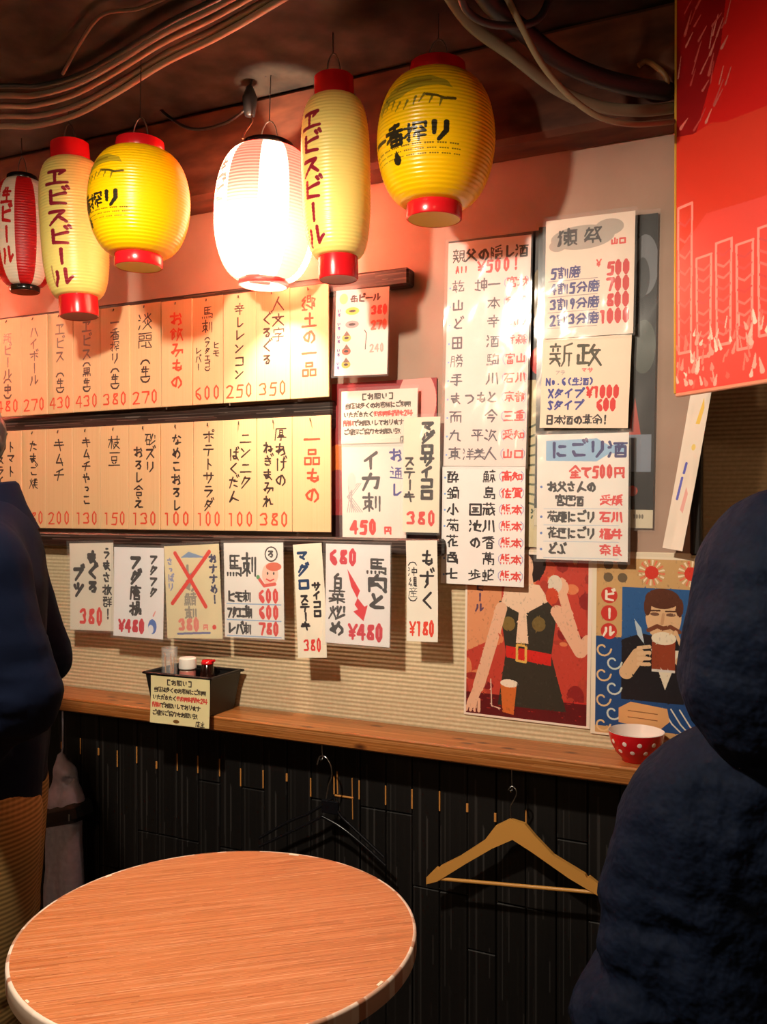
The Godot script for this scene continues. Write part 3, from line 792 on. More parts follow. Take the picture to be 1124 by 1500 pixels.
# ---------------------------------------------------------------- table
func build_table():
	var R := 0.31
	var fwd := Vector3(-sin(deg_to_rad(YAW)), 0, -cos(deg_to_rad(YAW)))
	var right := Vector3(cos(deg_to_rad(YAW)), 0, -sin(deg_to_rad(YAW)))
	var c := Vector3(EYE.x, 0, EYE.z) + right * -0.258 + fwd * 1.389
	var ty := EYE.y - 0.663
	var o := thing("round_table", "round table with a reddish wood grain top and worn pale rim", "table", c)
	var im := grain_image(1024, 1024, c8(186, 114, 68), c8(132, 66, 32), 3600, true, 42, 0.6, 0.06, 0.4)
	var m := mat(Color.WHITE, 0.42, 0.4)
	m.albedo_texture = tex_of(im)
	var b := MB.new()
	var s := b.add(Vector3(0, ty, 0), Vector3.UP, Vector2(0.5, 0.5))
	for k in 97:
		var a := TAU * k / 96.0
		b.add(Vector3(sin(a) * (R - 0.004), ty, cos(a) * (R - 0.004)), Vector3.UP, Vector2(0.5 + 0.49 * sin(a), 0.5 + 0.49 * cos(a)))
	for k in 96:
		b.tri(s, s + 1 + k, s + 2 + k)
	var top := obj("table_top", b.mesh(), m, o)
	top.rotation.y = deg_to_rad(YAW + 14.0)
	# rim with pale worn patches
	var rim := MB.new()
	rim.lathe([Vector2(0.0, ty - 0.03), Vector2(R - 0.006, ty - 0.03), Vector2(R, ty - 0.026), Vector2(R, ty - 0.004), Vector2(R - 0.001, ty - 0.0005), Vector2(R - 0.0045, ty + 0.0006), Vector2(R - 0.0055, ty + 0.0001)], 96)
	var ri := Image.create(1024, 8, false, Image.FORMAT_RGB8)
	var r := RandomNumberGenerator.new()
	r.seed = 3
	ri.fill(c8(214, 196, 180))
	for k in 60:
		ri.fill_rect(Rect2i(r.randi_range(0, 1023), 0, r.randi_range(4, 26), 8), c8(150, 92, 62).lerp(c8(226, 210, 196), r.randf()))
	var rmat := mat(Color.WHITE, 0.6)
	rmat.albedo_texture = tex_of(ri)
	obj("rim", rim.mesh(), rmat, o)
	for a in [[2.6, 0.012], [-1.05, 0.006], [0.75, 0.008], [-2.5, 0.008]]:
		var chip := MB.new()
		chip.box(Vector3(0, ty + 0.0004, R - 0.008), Vector3(a[1] * 1.6, 0.0012, a[1] * 0.6), 0.0004)
		var ch := obj("chipped_patch", chip.mesh(), mat(c8(228, 208, 186), 0.7), top)
		ch.rotation.y = a[0]
	obj("post", lathed([Vector2(0.035, 0.02), Vector2(0.03, 0.1), Vector2(0.03, ty - 0.06), Vector2(0.06, ty - 0.031)], 28), M.black, o)
	obj("foot", lathed([Vector2(0.0, 0.0), Vector2(0.21, 0.0), Vector2(0.212, 0.008), Vector2(0.2, 0.014), Vector2(0.06, 0.03), Vector2(0.03, 0.045), Vector2(0.0, 0.045)], 40), M.black, o)

# ---------------------------------------------------------------- shelf and what stands on it
func build_shelf_things():
	var sd := 0.135
	var th := 0.04
	var sx0 := -3.0
	var sx1 := 0.55
	var o := obj("wall_shelf", boxed(Vector3((sx0 + sx1) / 2, SHELF_Y - th / 2, sd / 2 + 0.001), Vector3(sx1 - sx0, th, sd), 0.004), M.shelf)
	tag(o, "long knotty pine shelf running along the papered wall", "shelf")
	# tub of condiments
	var zf := 0.165
	var zb := 0.025
	var a := on_z(213, 985, zf)
	var c := on_z(309, 995, zf)
	var rim_y := (a.y + c.y) / 2
	var w := c.x - a.x
	var cen := Vector3((a.x + c.x) / 2, SHELF_Y + 0.0005, (zf + zb) / 2)
	var t := thing("condiment_tub", "black plastic tub of condiments standing on the pine shelf", "tub", cen)
	var tubm := MB.new()
	var H := rim_y - SHELF_Y
	var D := zf - zb
	for side in [[0, 1], [0, -1], [1, 1], [1, -1]]:
		var ax: int = side[0]
		var sg: float = side[1]
		var hx := w / 2
		var hz := D / 2
		var k := 0.84
		var pts := []
		var inn := []
		if ax == 0:
			pts = [Vector3(-hx * k, 0, sg * hz * k), Vector3(hx * k, 0, sg * hz * k), Vector3(hx, H, sg * hz), Vector3(-hx, H, sg * hz)]
		else:
			pts = [Vector3(sg * hx * k, 0, -hz * k), Vector3(sg * hx * k, 0, hz * k), Vector3(sg * hx, H, hz), Vector3(sg * hx, H, -hz)]
		var nn: Vector3 = (pts[1] - pts[0]).cross(pts[2] - pts[0]).normalized()
		var outw := Vector3(0, 0, sg) if ax == 0 else Vector3(sg, 0, 0)
		if nn.dot(outw) < 0:
			nn = -nn
		tubm.face(pts, nn)
		for p in pts:
			inn.append(p - outw * 0.003)
		tubm.face(inn, -nn)
	tubm.box(Vector3(0, 0.003, 0), Vector3(w * 0.84, 0.006, D * 0.84), 0.001)
	obj("body", tubm.mesh(), M.black, t)
	var rimm := MB.new()
	for q in [[0, 1], [0, -1]]:
		rimm.box(Vector3(0, H, q[1] * D / 2), Vector3(w + 0.016, 0.006, 0.012), 0.002)
	for q in [1, -1]:
		rimm.box(Vector3(q * w / 2, H, 0), Vector3(0.012, 0.006, D + 0.012), 0.002)
	obj("rim", rimm.mesh(), M.black, t)
	# bottles and glass in it
	var base := SHELF_Y + 0.0068
	var p1 := on_z(275, 990, 0.105)
	var s1 := thing("seasoning_bottle", "small clear seasoning bottle with a white cap in the black tub", "bottle", Vector3(p1.x, base, 0.105))
	var top1 := on_z(275, 963, 0.105).y - base
	obj("body", lathed([Vector2(0.0, 0), Vector2(0.02, 0), Vector2(0.022, 0.004), Vector2(0.022, top1 - 0.04), Vector2(0.019, top1 - 0.03), Vector2(0.0, top1 - 0.03)], 24), mat(c8(188, 150, 130), 0.25), s1)
	obj("cap", lathed([Vector2(0.0, top1 - 0.032), Vector2(0.0235, top1 - 0.032), Vector2(0.0245, top1 - 0.028), Vector2(0.024, top1 - 0.004), Vector2(0.022, top1), Vector2(0.0, top1 + 0.0005)], 28), mat(c8(236, 230, 220), 0.4), s1)
	obj("red_label", lathed([Vector2(0.0226, top1 - 0.055), Vector2(0.0226, top1 - 0.036)], 24), mat(c8(200, 120, 110), 0.5), s1)
	var p2 := on_z(304, 985, 0.075)
	var s2 := thing("soy_bottle", "dark soy sauce bottle with a red cap in the black tub", "bottle", Vector3(p2.x, base, 0.075))
	var top2 := on_z(304, 966, 0.075).y - base
	obj("body", lathed([Vector2(0.0, 0), Vector2(0.022, 0), Vector2(0.025, 0.006), Vector2(0.024, top2 * 0.55), Vector2(0.016, top2 - 0.012), Vector2(0.0, top2 - 0.012)], 24), mat(c8(30, 12, 8), 0.12), s2)
	var cap2 := obj("cap", lathed([Vector2(0.0, top2 - 0.014), Vector2(0.016, top2 - 0.014), Vector2(0.0175, top2 - 0.01), Vector2(0.015, top2 - 0.001), Vector2(0.0, top2)], 24), M.red_gloss, s2)
	var spo := obj("spout", tubed([Vector3(0.012, top2 - 0.006, 0), Vector3(0.024, top2 - 0.001, 0)], 0.004, 8), M.red_gloss, cap2)
	var p3 := on_z(246, 985, 0.085)
	var s3 := thing("small_glass", "clear cylindrical glass of toothpicks in the black tub", "glass", Vector3(p3.x + 0.006, base, 0.085))
	var top3 := on_z(246, 947, 0.078).y - base
	var gm := mat(Color(1, 1, 1, 0.12), 0.05)
	gm.transparency = BaseMaterial3D.TRANSPARENCY_ALPHA
	obj("glass_wall", lathed([Vector2(0.0, 0.0), Vector2(0.022, 0.0), Vector2(0.0235, top3), Vector2(0.0215, top3), Vector2(0.02, 0.006), Vector2(0.0, 0.006)], 28), gm, s3)
	var r := RandomNumberGenerator.new()
	r.seed = 8
	for k in 7:
		var aa := r.randf() * TAU
		obj("toothpick", tubed([Vector3(sin(aa) * 0.006, 0.008, cos(aa) * 0.006), Vector3(sin(aa) * 0.014, top3 * r.randf_range(0.7, 0.9), cos(aa) * 0.014)], 0.0012, 5), M.bare_wood, s3)
	# bowl
	var pb := on_z(931, 1114, 0.085)
	var wb := 0.061
	var bowl := thing("dotted_bowl", "small red bowl with white dots and white inside on the shelf", "bowl", Vector3(pb.x, SHELF_Y + 0.0005, 0.072))
	var hb := 0.066
	var prof := [Vector2(0.0, 0.003), Vector2(0.026, 0.003), Vector2(0.027, 0.0), Vector2(0.031, 0.0), Vector2(0.032, 0.006), Vector2(0.046, 0.02), Vector2(0.055, 0.038), Vector2(0.0595, 0.055), Vector2(wb, hb)]
	var ob := obj("outside", lathed(prof, 48), M.red_gloss, bowl)
	obj("inside", lathed([Vector2(wb, hb), Vector2(wb - 0.0015, hb + 0.001), Vector2(0.0565, 0.055), Vector2(0.052, 0.038), Vector2(0.043, 0.022), Vector2(0.02, 0.01), Vector2(0.0, 0.009)], 48), mat(c8(236, 222, 214), 0.25), bowl)
	var dm := mat(c8(240, 214, 206), 0.3)
	var dot := lathed([Vector2(0.0052, 0.0), Vector2(0.004, 0.0006), Vector2(0.0, 0.0008)], 12)
	for row in 2:
		for k in 11:
			var an := TAU * (k + 0.5 * row) / 11.0
			var q: Array = [[0.05, 0.028, 0.85], [0.0576, 0.047, 0.35]][row]
			var nn := Vector3(sin(an), -q[2] * 0.6, cos(an)).normalized()
			var d := obj("dot", dot, dm, ob)
			var xx := nn.cross(Vector3.UP).normalized()
			d.transform = Transform3D(Basis(xx, nn, xx.cross(nn)), Vector3(sin(an) * q[0], q[1], cos(an) * q[0]))

# ---------------------------------------------------------------- rails, wooden plaques
func build_rails_and_plaques():
	var rails := [
		["dark wooden rail above the upper row of menu plaques", [-120, 470], [598, 405], 26, 0.0, 0.045],
		["dark wooden rail made tall as painted shade between the plaque rows", [-120, 617], [486, 590], 44, 0.0, 0.03],  # height and dark tone stand in for shade in the gap between rows
		["dark wooden rail carrying the hanging price papers", [-120, 783], [646, 781], 24, 0.0, 0.055],
	]
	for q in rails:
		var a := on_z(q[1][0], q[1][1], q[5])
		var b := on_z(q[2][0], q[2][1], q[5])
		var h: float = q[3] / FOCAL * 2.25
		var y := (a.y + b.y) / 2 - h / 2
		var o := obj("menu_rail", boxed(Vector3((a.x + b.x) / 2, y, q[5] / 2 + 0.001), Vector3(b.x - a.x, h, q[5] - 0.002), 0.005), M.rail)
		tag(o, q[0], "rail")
	var bk := c8(52, 38, 34)
	var rd := c8(222, 74, 48)
	# [x0, x1, price, columns of [signs, across, top, size, colour]]
	var upper := [
		[-9, 31, "480", [["瓶ビール", 0.5, 0.14, 0.115, 0], ["（中）", 0.5, 0.6, 0.11, 0]], "bottled beer"],
		[31, 69, "270", [["ハイボール", 0.5, 0.1, 0.115, 0]], "highball"],
		[69, 107, "430", [["ヱビス", 0.5, 0.1, 0.125, 0], ["（生）", 0.5, 0.58, 0.11, 0]], ""],
		[107, 147, "430", [["ヱビス", 0.5, 0.1, 0.125, 0], ["（黒生）", 0.5, 0.5, 0.1, 0]], ""],
		[147, 190, "380", [["一番搾り", 0.5, 0.09, 0.11, 0], ["（生）", 0.5, 0.58, 0.11, 0]], ""],
		[190, 236, "270", [["淡麗", 0.5, 0.08, 0.17, 0], ["（生）", 0.5, 0.52, 0.12, 0]], ""],
		[236, 281, "", [["お飲みもの", 0.5, 0.1, 0.14, 1]], ""],
		[281, 327, "600", [["馬刺", 0.5, 0.08, 0.125, 0], ["（フタエゴ）", 0.5, 0.37, 0.062, 0], ["ヒモ", 0.78, 0.42, 0.07, 0], ["レバー", 0.2, 0.46, 0.07, 0]], ""],
		[327, 375, "250", [["辛しレンコン", 0.5, 0.09, 0.112, 0]], ""],
		[375, 425, "350", [["人文字", 0.66, 0.07, 0.13, 0], ["ぐるぐる", 0.32, 0.2, 0.115, 0]], ""],
		[425, 482, "", [["郷土の一品", 0.5, 0.08, 0.14, 1]], ""],
	]
	var lower := [
		[-7, 31, "250", [["トマト", 0.6, 0.1, 0.12, 0], ["スライス", 0.2, 0.25, 0.1, 0]], ""],
		[31, 67, "180", [["たまご焼", 0.5, 0.1, 0.12, 0]], ""],
		[67, 106, "200", [["キムチ", 0.5, 0.09, 0.14, 0]], ""],
		[106, 147, "130", [["キムチやっこ", 0.5, 0.09, 0.11, 0]], ""],
		[147, 188, "150", [["枝豆", 0.5, 0.08, 0.15, 0]], ""],
		[188, 234, "130", [["砂ズリ", 0.7, 0.08, 0.125, 0], ["おろし合え", 0.32, 0.2, 0.115, 0]], ""],
		[234, 283, "100", [["なめこおろし", 0.5, 0.1, 0.115, 0]], ""],
		[283, 328, "100", [["ポテトサラダ", 0.5, 0.08, 0.118, 0]], ""],
		[328, 376, "100", [["ニンニク", 0.68, 0.1, 0.125, 0], ["ばくだん", 0.3, 0.25, 0.118, 0]], ""],
		[376, 428, "380", [["厚あげの", 0.68, 0.08, 0.125, 0], ["ねぎまみれ", 0.32, 0.2, 0.112, 0]], ""],
		[428, 485, "", [["一品もの", 0.52, 0.12, 0.15, 1]], ""],
	]
	var after := [["offering bottled beer at 480", "offering highball at 270", "offering draft beer at 430, beside the highball plaque", "offering black draft beer at 430", "offering draft beer at 380", "offering draft beer at 270 in two large signs", "with only a red drinks heading", "offering horse sashimi at 600 with small bracketed signs", "offering mustard lotus root at 250", "offering rolled spring onion at 350 in two columns", "with only a bold red local dishes heading"],
		["offering sliced tomato, beside the navy collar", "offering rolled egg, behind the navy shoulder", "offering kimchi at 200", "offering kimchi tofu at 130", "offering green soybeans at 150", "offering gizzard with grated radish at 130", "offering mushrooms with grated radish at 100", "offering potato salad at 100", "offering garlic at 100 in two columns", "offering fried tofu with leek at 380", "with only a red small dishes heading"]]
	for row in 2:
		var items: Array = upper if row == 0 else lower
		for i in items.size():
			var q: Array = items[i]
			var x0: float = q[0]
			var x1: float = q[1]
			var xm := (x0 + x1) / 2
			var yt := 468 - 0.11 * xm if row == 0 else 632 - 0.05 * xm
			var yb := 611 - 0.062 * xm if row == 0 else 773 + 0.014 * xm
			var z := 0.053 if row == 0 else 0.038
			z += 0.004 * float(rng.randi() % 3)
			var a := on_z(x0, yt, z)
			var b := on_z(x1, yt, z)
			var c := on_z(xm, yb, z)
			var top := on_z(xm, yt, z)
			var w := b.x - a.x - 0.0012
			var h := top.y - c.y
			var tw := 160
			var tl := int(tw * h / w)
			var im := grain_image(tw, tl, c8(224, 188, 142), c8(198, 156, 104), 90, false, 100 + row * 40 + i, 0.16, 0.5, 1.2)
			for col in q[3]:
				text_v(im, col[0], tw * col[1], tl * col[2], tl * col[3], (3.6 if col[4] == 0 else 4.6) * (1.0 if col[3] > 0.09 else 0.7), rd if col[4] == 1 else bk, 1.06, 1.1 if col[4] == 1 else 1.0)
			if q[2] != "":
				var dw := tw * 0.30
				var px := tw * 0.06
				for ch in q[2]:
					glyph(im, ch, px, tl * 0.825, dw, tl * 0.135, 3.4, rd)
					px += dw * 0.98
			var lab: String = "wooden plaque in the %s row, %s" % ["upper" if row == 0 else "lower", after[row][i]]
			var o := thing("menu_plaque", lab, "menu plaque", Vector3((a.x + b.x) / 2, c.y, z), 0.0, "wooden menu plaques in two rows")
			o.rotation.z = rng.randf_range(-0.004, 0.004)
			obj("panel", slab(w, h, 0.006), printed(im, 0.55), o)
			var nl := obj("nail", tubed([Vector3(-0.004, h - 0.006, 0.0), Vector3(0.002, h - 0.014, 0.009)], 0.0016, 6), M.nail, o)

func printed(im: Image, rough := 0.6) -> StandardMaterial3D:
	var m := mat(Color.WHITE, rough)
	m.albedo_texture = tex_of(im)
	m.texture_repeat = false
	return m

func slab(w: float, h: float, t: float) -> ArrayMesh:     # upright board, base at y 0, front at z 0, print on the front
	var b := MB.new()
	b.box(Vector3(0, h / 2, -t / 2), Vector3(w, h, t), 0.0012)
	for i in b.v.size():
		b.uv[i] = Vector2(clampf(b.v[i].x / w + 0.5, 0.004, 0.996), clampf(1.0 - b.v[i].y / h, 0.003, 0.997))
	return b.mesh()

# ---------------------------------------------------------------- papers
func sheet(w: float, h: float, curl: float, wave: float, sd: float, nx := 8, ny := 12, thick := 0.0006) -> ArrayMesh:
	var b := MB.new()
	var fz := func(x: float, y: float) -> float:
		return curl * pow(1.0 - y / h, 2.0) + wave * noise.get_noise_3d(x * 9.0 + sd * 3.1, y * 6.0, sd)
	for side in [1.0, -1.0]:
		var s := b.v.size()
		for j in ny + 1:
			for i in nx + 1:
				var x := w * (float(i) / nx - 0.5)
				var y := h * float(j) / ny
				var e := 0.002
				var z: float = fz.call(x, y)
				var n: Vector3 = Vector3(-(fz.call(x + e, y) - fz.call(x - e, y)) / (2 * e), -(fz.call(x, y + e) - fz.call(x, y - e)) / (2 * e), 1.0).normalized() * side
				b.add(Vector3(x, y, z + (0.0 if side > 0 else -thick)), n, Vector2(float(i) / nx, 1.0 - float(j) / ny))
		for j in ny:
			for i in nx:
				var q := s + j * (nx + 1) + i
				b.quad(q, q + 1, q + nx + 2, q + nx + 1)
	return b.mesh()

func place_sheet(corners: Array, z: float) -> Dictionary:
	var p := []
	for c in corners:
		p.append(on_z(c[0], c[1], z))
	var w: float = ((p[1] - p[0]).length() + (p[2] - p[3]).length()) / 2
	var h: float = ((p[3] - p[0]).length() + (p[2] - p[1]).length()) / 2
	var across: Vector3 = (p[1] - p[0]) + (p[2] - p[3])
	var upw: Vector3 = (p[0] - p[3]) + (p[1] - p[2])
	var ang := (atan2(across.y, across.x) + atan2(-upw.x, upw.y)) / 2
	return {"w": w, "h": h, "at": (p[2] + p[3]) / 2, "turn": ang}

func paper(called: String, label: String, category: String, corners: Array, z: float, im: Image, curl := 0.0, wave := 0.001, filmed := false, group := "", rough := 0.6) -> Node3D:
	var s := place_sheet(corners, z)
	var o := thing(called, label, category, s.at, 0.0, group)
	o.rotation.z = s.turn
	var sd: float = float(taken[called]) * 7.3 + corners[0][0]
	obj("sheet", sheet(s.w, s.h, curl, wave, sd), printed(im, rough), o)
	if filmed:
		var f := obj("clear_film", sheet(s.w + 0.012, s.h + 0.014, curl, 0.0035, sd + 5.0, 12, 18, 0.0002), M.film, o)
		f.position = Vector3(0, -0.006, 0.0055)
	return o

func aspect_image(corners: Array, tw: int, base: Color, sd: int) -> Image:
	var s := place_sheet(corners, 0.03)
	return paper_image(tw, int(tw * s.h / s.w), base, sd)

const BK := Color(0.16, 0.14, 0.15)
const RD := Color(0.86, 0.22, 0.2)
const BL := Color(0.22, 0.25, 0.55)

func build_papers():
	var im: Image
	var c: Array
	var W := 0.0
	var H := 0.0
	# --- lower row hung from the rail, clear of the wall
	var grp := "price papers hung from the lowest rail"
	c = [[100, 795], [166, 796], [168, 924], [106, 922]]
	im = aspect_image(c, 260, c8(226, 220, 204), 1)
	W = im.get_width(); H = im.get_height()
	text_v(im, "まぐろ", W * 0.52, H * 0.08, H * 0.16, 9, BK, 1.05)
	text_v(im, "ブツ", W * 0.2, H * 0.26, H * 0.17, 9, BK, 1.1)
	text_v(im, "うまさ抜群!", W * 0.85, H * 0.05, H * 0.13, 5, BK, 1.06)
	text_h(im, "380", W * 0.22, H * 0.74, H * 0.2, 7, RD, 1.1, 0.9)
	paper("price_paper", "white paper offering tuna chunks at 380, beside the navy sleeve", "price paper", c, 0.075, im, 0.006, 0.002, true, grp)
	c = [[168, 800], [242, 804], [240, 934], [168, 933]]
	im = aspect_image(c, 260, c8(234, 234, 236), 2)
	W = im.get_width(); H = im.get_height()
	text_v(im, "フグ唐揚", W * 0.44, H * 0.08, H * 0.16, 8, BK, 1.08)
	text_v(im, "フクフク", W * 0.8, H * 0.07, H * 0.11, 5, BK, 1.1)
	text_h(im, "¥480", W * 0.1, H * 0.8, H * 0.15, 7, c8(200, 24, 50), 1.1, 0.95)
	ell(im, W * 0.78, H * 0.87, 22, 30, c8(70, 110, 190))
	ell(im, W * 0.75, H * 0.9, 14, 18, c8(226, 230, 238))
	seg(im, Vector2(W * 0.8, H * 0.75), Vector2(W * 0.84, H * 0.7), 4, 2, c8(230, 150, 150))
	paper("price_paper", "white paper offering fried blowfish at 480 with a small blue fish", "price paper", c, 0.082, im, 0.004, 0.002, true, grp)
	c = [[243, 801], [320, 796], [329, 935], [245, 935]]
	im = aspect_image(c, 260, c8(226, 212, 170), 3)
	W = im.get_width(); H = im.get_height()
	poly(im, PackedVector2Array([Vector2(W * 0.3, H * 0.13), Vector2(W * 0.45, H * 0.07), Vector2(W * 0.75, H * 0.14)]), c8(120, 150, 190))
	text_v(im, "しめ鯖刺", W * 0.45, H * 0.2, H * 0.145, 6, c8(150, 142, 128), 1.05, 1.1)
	text_v(im, "おすすめ!", W * 0.88, H * 0.1, H * 0.1, 4, BK.lerp(BL, 0.5))
	text_v(im, "さっぱり", W * 0.1, H * 0.12, H * 0.09, 3, BL.lerp(Color.WHITE, 0.4))
	text_h(im, "380", W * 0.22, H * 0.78, H * 0.14, 6, c8(226, 130, 116), 1.1)
	text_h(im, "円", W * 0.66, H * 0.84, H * 0.07, 3, c8(226, 130, 116))
	line(im, [Vector2(W * 0.2, H * 0.95), Vector2(W * 0.78, H * 0.94)], 4, BL.lerp(Color.GRAY, 0.4))
	ell(im, W * 0.86, H * 0.88, 9, 9, RD)
	seg(im, Vector2(W * 0.2, H * 0.08), Vector2(W * 0.72, H * 0.66), 8, 8, c8(222, 40, 22))
	seg(im, Vector2(W * 0.82, H * 0.08), Vector2(W * 0.12, H * 0.62), 8, 8, c8(222, 40, 22))
	paper("price_paper", "yellowed paper crossed out with a big red X", "price paper", c, 0.075, im, 0.004, 0.002, true, grp)
	c = [[331, 796], [417, 794], [418, 935], [330, 934]]
	im = aspect_image(c, 300, c8(236, 232, 226), 4)
	W = im.get_width(); H = im.get_height()
	text_h(im, "馬刺", W * 0.05, H * 0.1, H * 0.26, 8, BK, 1.02, 0.72)
	var cc := Vector2(W * 0.8, H * 0.12)
	for k in 16:
		seg(im, cc + Vector2.from_angle(k * TAU / 16) * 30, cc + Vector2.from_angle((k + 1) * TAU / 16) * 30, 3, 3, BK)
	text_h(im, "ろ", W * 0.73, H * 0.07, H * 0.09, 4, BK)
	ell(im, W * 0.78, H * 0.33, 40, 48, c8(240, 196, 176))
	ell(im, W * 0.84, H * 0.25, 38, 18, c8(214, 96, 66))
	for k in 2:
		ell(im, W * (0.74 + 0.1 * k), H * 0.32, 4, 6, BK)
	line(im, [Vector2(W * 0.72, H * 0.38), Vector2(W * 0.78, H * 0.4), Vector2(W * 0.84, H * 0.38)], 3, RD)
	line(im, [Vector2(W * 0.6, H * 0.38), Vector2(W * 0.68, H * 0.45), Vector2(W * 0.86, H * 0.43)], 7, c8(220, 80, 66))
	ell(im, W * 0.58, H * 0.36, 9, 9, c8(90, 150, 90))
	var rows := [["ヒモ刺", "600"], ["フタエゴ刺", "600"], ["レバ刺", "780"]]
	for k in 3:
		var y := H * (0.5 + 0.17 * k)
		text_h(im, rows[k][0], W * 0.05, y, H * 0.125, 5.5, BK, 1.0, 0.8 if rows[k][0].length() < 4 else 0.5)
		text_h(im, rows[k][1], W * 0.58, y - 6, H * 0.14, 6, RD, 1.05, 0.95)
		line(im, [Vector2(W * 0.04, y + H * 0.145), Vector2(W * 0.95, y + H * 0.145)], 2.5, c8(150, 180, 214))
	paper("price_paper", "white paper listing three horse sashimi prices with a drawn face", "price paper", c, 0.08, im, 0.003, 0.002, true, grp)
	c = [[429, 799], [473, 794], [482, 963], [441, 962]]
	im = aspect_image(c, 180, c8(234, 226, 206), 5)
	W = im.get_width(); H = im.get_height()
	text_v(im, "マグロ", W * 0.3, H * 0.05, H * 0.11, 8, c8(30, 60, 100), 1.12, 1.1)
	text_v(im, "サイコロ", W * 0.72, H * 0.34, H * 0.075, 6.5, BK, 1.05, 1.1)
	text_v(im, "ステーキ", W * 0.3, H * 0.44, H * 0.08, 6.5, BK, 1.0, 1.1)
	text_h(im, "380", W * 0.2, H * 0.83, H * 0.12, 5, RD, 1.02, 0.85)
	paper("price_paper", "narrow paper offering diced tuna steak at 380, hanging lowest", "price paper", c, 0.078, im, 0.012, 0.003, false, grp)
	c = [[478, 796], [572, 799], [572, 948], [477, 941]]
	im = aspect_image(c, 320, c8(236, 232, 232), 6)
	W = im.get_width(); H = im.get_height()
	text_h(im, "680", W * 0.05, H * 0.05, H * 0.16, 8, c8(206, 30, 56), 1.06, 1.05)
	text_v(im, "馬肉と", W * 0.79, H * 0.12, H * 0.17, 9, BK, 1.03, 1.3)
	text_v(im, "白菜炒め", W * 0.18, H * 0.3, H * 0.15, 7, BK, 1.04, 1.25)
	poly(im, PackedVector2Array([Vector2(W * 0.34, H * 0.25), Vector2(W * 0.54, H * 0.46), Vector2(W * 0.5, H * 0.53), Vector2(W * 0.64, H * 0.64), Vector2(W * 0.6, H * 0.73), Vector2(W * 0.46, H * 0.6), Vector2(W * 0.5, H * 0.54), Vector2(W * 0.4, H * 0.42)]), c8(216, 16, 40))
	poly(im, PackedVector2Array([Vector2(W * 0.6, H * 0.76), Vector2(W * 0.66, H * 0.6), Vector2(W * 0.44, H * 0.67)]), c8(216, 16, 40))
	text_h(im, "¥480", W * 0.36, H * 0.78, H * 0.17, 8, c8(206, 30, 56), 1.0, 0.95)
	paper("price_paper", "white paper with a red zigzag arrow from 680 down to 480", "price paper", c, 0.086, im, 0.004, 0.002, true, grp)
	c = [[596, 793], [641, 790], [644, 941], [598, 937]]
	im = aspect_image(c, 180, c8(236, 230, 216), 7)
	W = im.get_width(); H = im.get_height()
	text_v(im, "もずく", W * 0.66, H * 0.08, H * 0.19, 6.5, BK, 1.08, 0.8)
	text_v(im, "（沖縄産）", W * 0.2, H * 0.2, H * 0.1, 3, BK, 1.05)
	text_h(im, "¥180", W * 0.08, H * 0.79, H * 0.16, 6.5, c8(224, 64, 44), 1.0, 0.7)
	paper("price_paper", "narrow white paper offering mozuku seaweed at 180", "price paper", c, 0.07, im, 0.01, 0.002, false, grp)
	# --- papers in the middle
	c = [[492, 425], [568, 421], [568, 548], [489, 551]]
	im = aspect_image(c, 280, c8(236, 222, 214), 8)
	W = im.get_width(); H = im.get_height()
	text_h(im, "缶ビール", W * 0.28, H * 0.06, H * 0.09, 4.5, BK, 1.1)
	for k in 3:
		ell(im, W * 0.15, H * 0.1 + k, 22, 24, c8(226, 206, 130))
	var cols := [c8(222, 190, 60), c8(150, 150, 150), c8(216, 190, 90), c8(176, 96, 70), c8(206, 170, 60)]
	for k in 5:
		var y := H * (0.25 + 0.155 * k)
		var big := 36.0 if k < 2 else 24.0
		ell(im, W * (0.32 if k < 2 else 0.22), y, big, 18, cols[k])
		if k >= 2:
			poly(im, PackedVector2Array([Vector2(W * 0.16, y - 10), Vector2(W * 0.22, y - 34), Vector2(W * 0.29, y - 10)]), c8(110, 84, 70))
		ell(im, W * (0.32 if k < 2 else 0.22), y, big * 0.5, 6, BK)
		text_v(im, "いろ", W * 0.07, y - 14, 18, 2.4, BL)
	text_h(im, "380", W * 0.68, H * 0.2, H * 0.11, 5.5, RD, 1.05)
	text_h(im, "270", W * 0.68, H * 0.37, H * 0.11, 5.5, c8(230, 110, 90), 1.05)
	line(im, [Vector2(W * 0.56, H * 0.48), Vector2(W * 0.6, H * 0.52), Vector2(W * 0.58, H * 0.7)], 2, BK)
	text_h(im, "240", W * 0.66, H * 0.64, H * 0.1, 4, c8(236, 160, 150), 1.05)
	paper("menu_card", "laminated card with small coloured food drawings below the dark rail", "menu card", c, 0.06, im, 0.0, 0.002, true)
	# wall poster mostly covered by cards
	c = [[486, 560], [639, 556], [640, 786], [486, 788]]
	im = aspect_image(c, 260, c8(150, 40, 44), 9)
	W = im.get_width(); H = im.get_height()
	ell(im, W * 0.82, H * 0.14, 46, 70, c8(226, 150, 140))
	ell(im, W * 0.06, H * 0.5, 30, 36, c8(216, 110, 40))
	ell(im, W * 0.06, H * 0.66, 34, 34, c8(150, 60, 60))
	im.fill_rect(Rect2i(0, int(H * 0.86), int(W), int(H * 0.14)), c8(60, 20, 24))
	paper("wall_poster", "dark red poster mostly covered by request and squid cards", "poster", c, 0.006, im, 0.0, 0.0)
	c = [[499, 572], [611, 570], [611, 648], [500, 650]]
	im = aspect_image(c, 420, c8(238, 222, 206), 10)
	notice_text(im)
	paper("notice_card", "laminated request notice above the squid card", "notice", c, 0.026, im, 0.0, 0.002, true)
	c = [[501, 648], [590, 648], [597, 789], [500, 790]]
	im = aspect_image(c, 320, c8(236, 224, 214), 11)
	W = im.get_width(); H = im.get_height()
	text_v(im, "イカ刺", W * 0.48, H * 0.08, H * 0.2, 8, c8(70, 66, 68), 1.1, 1.1)
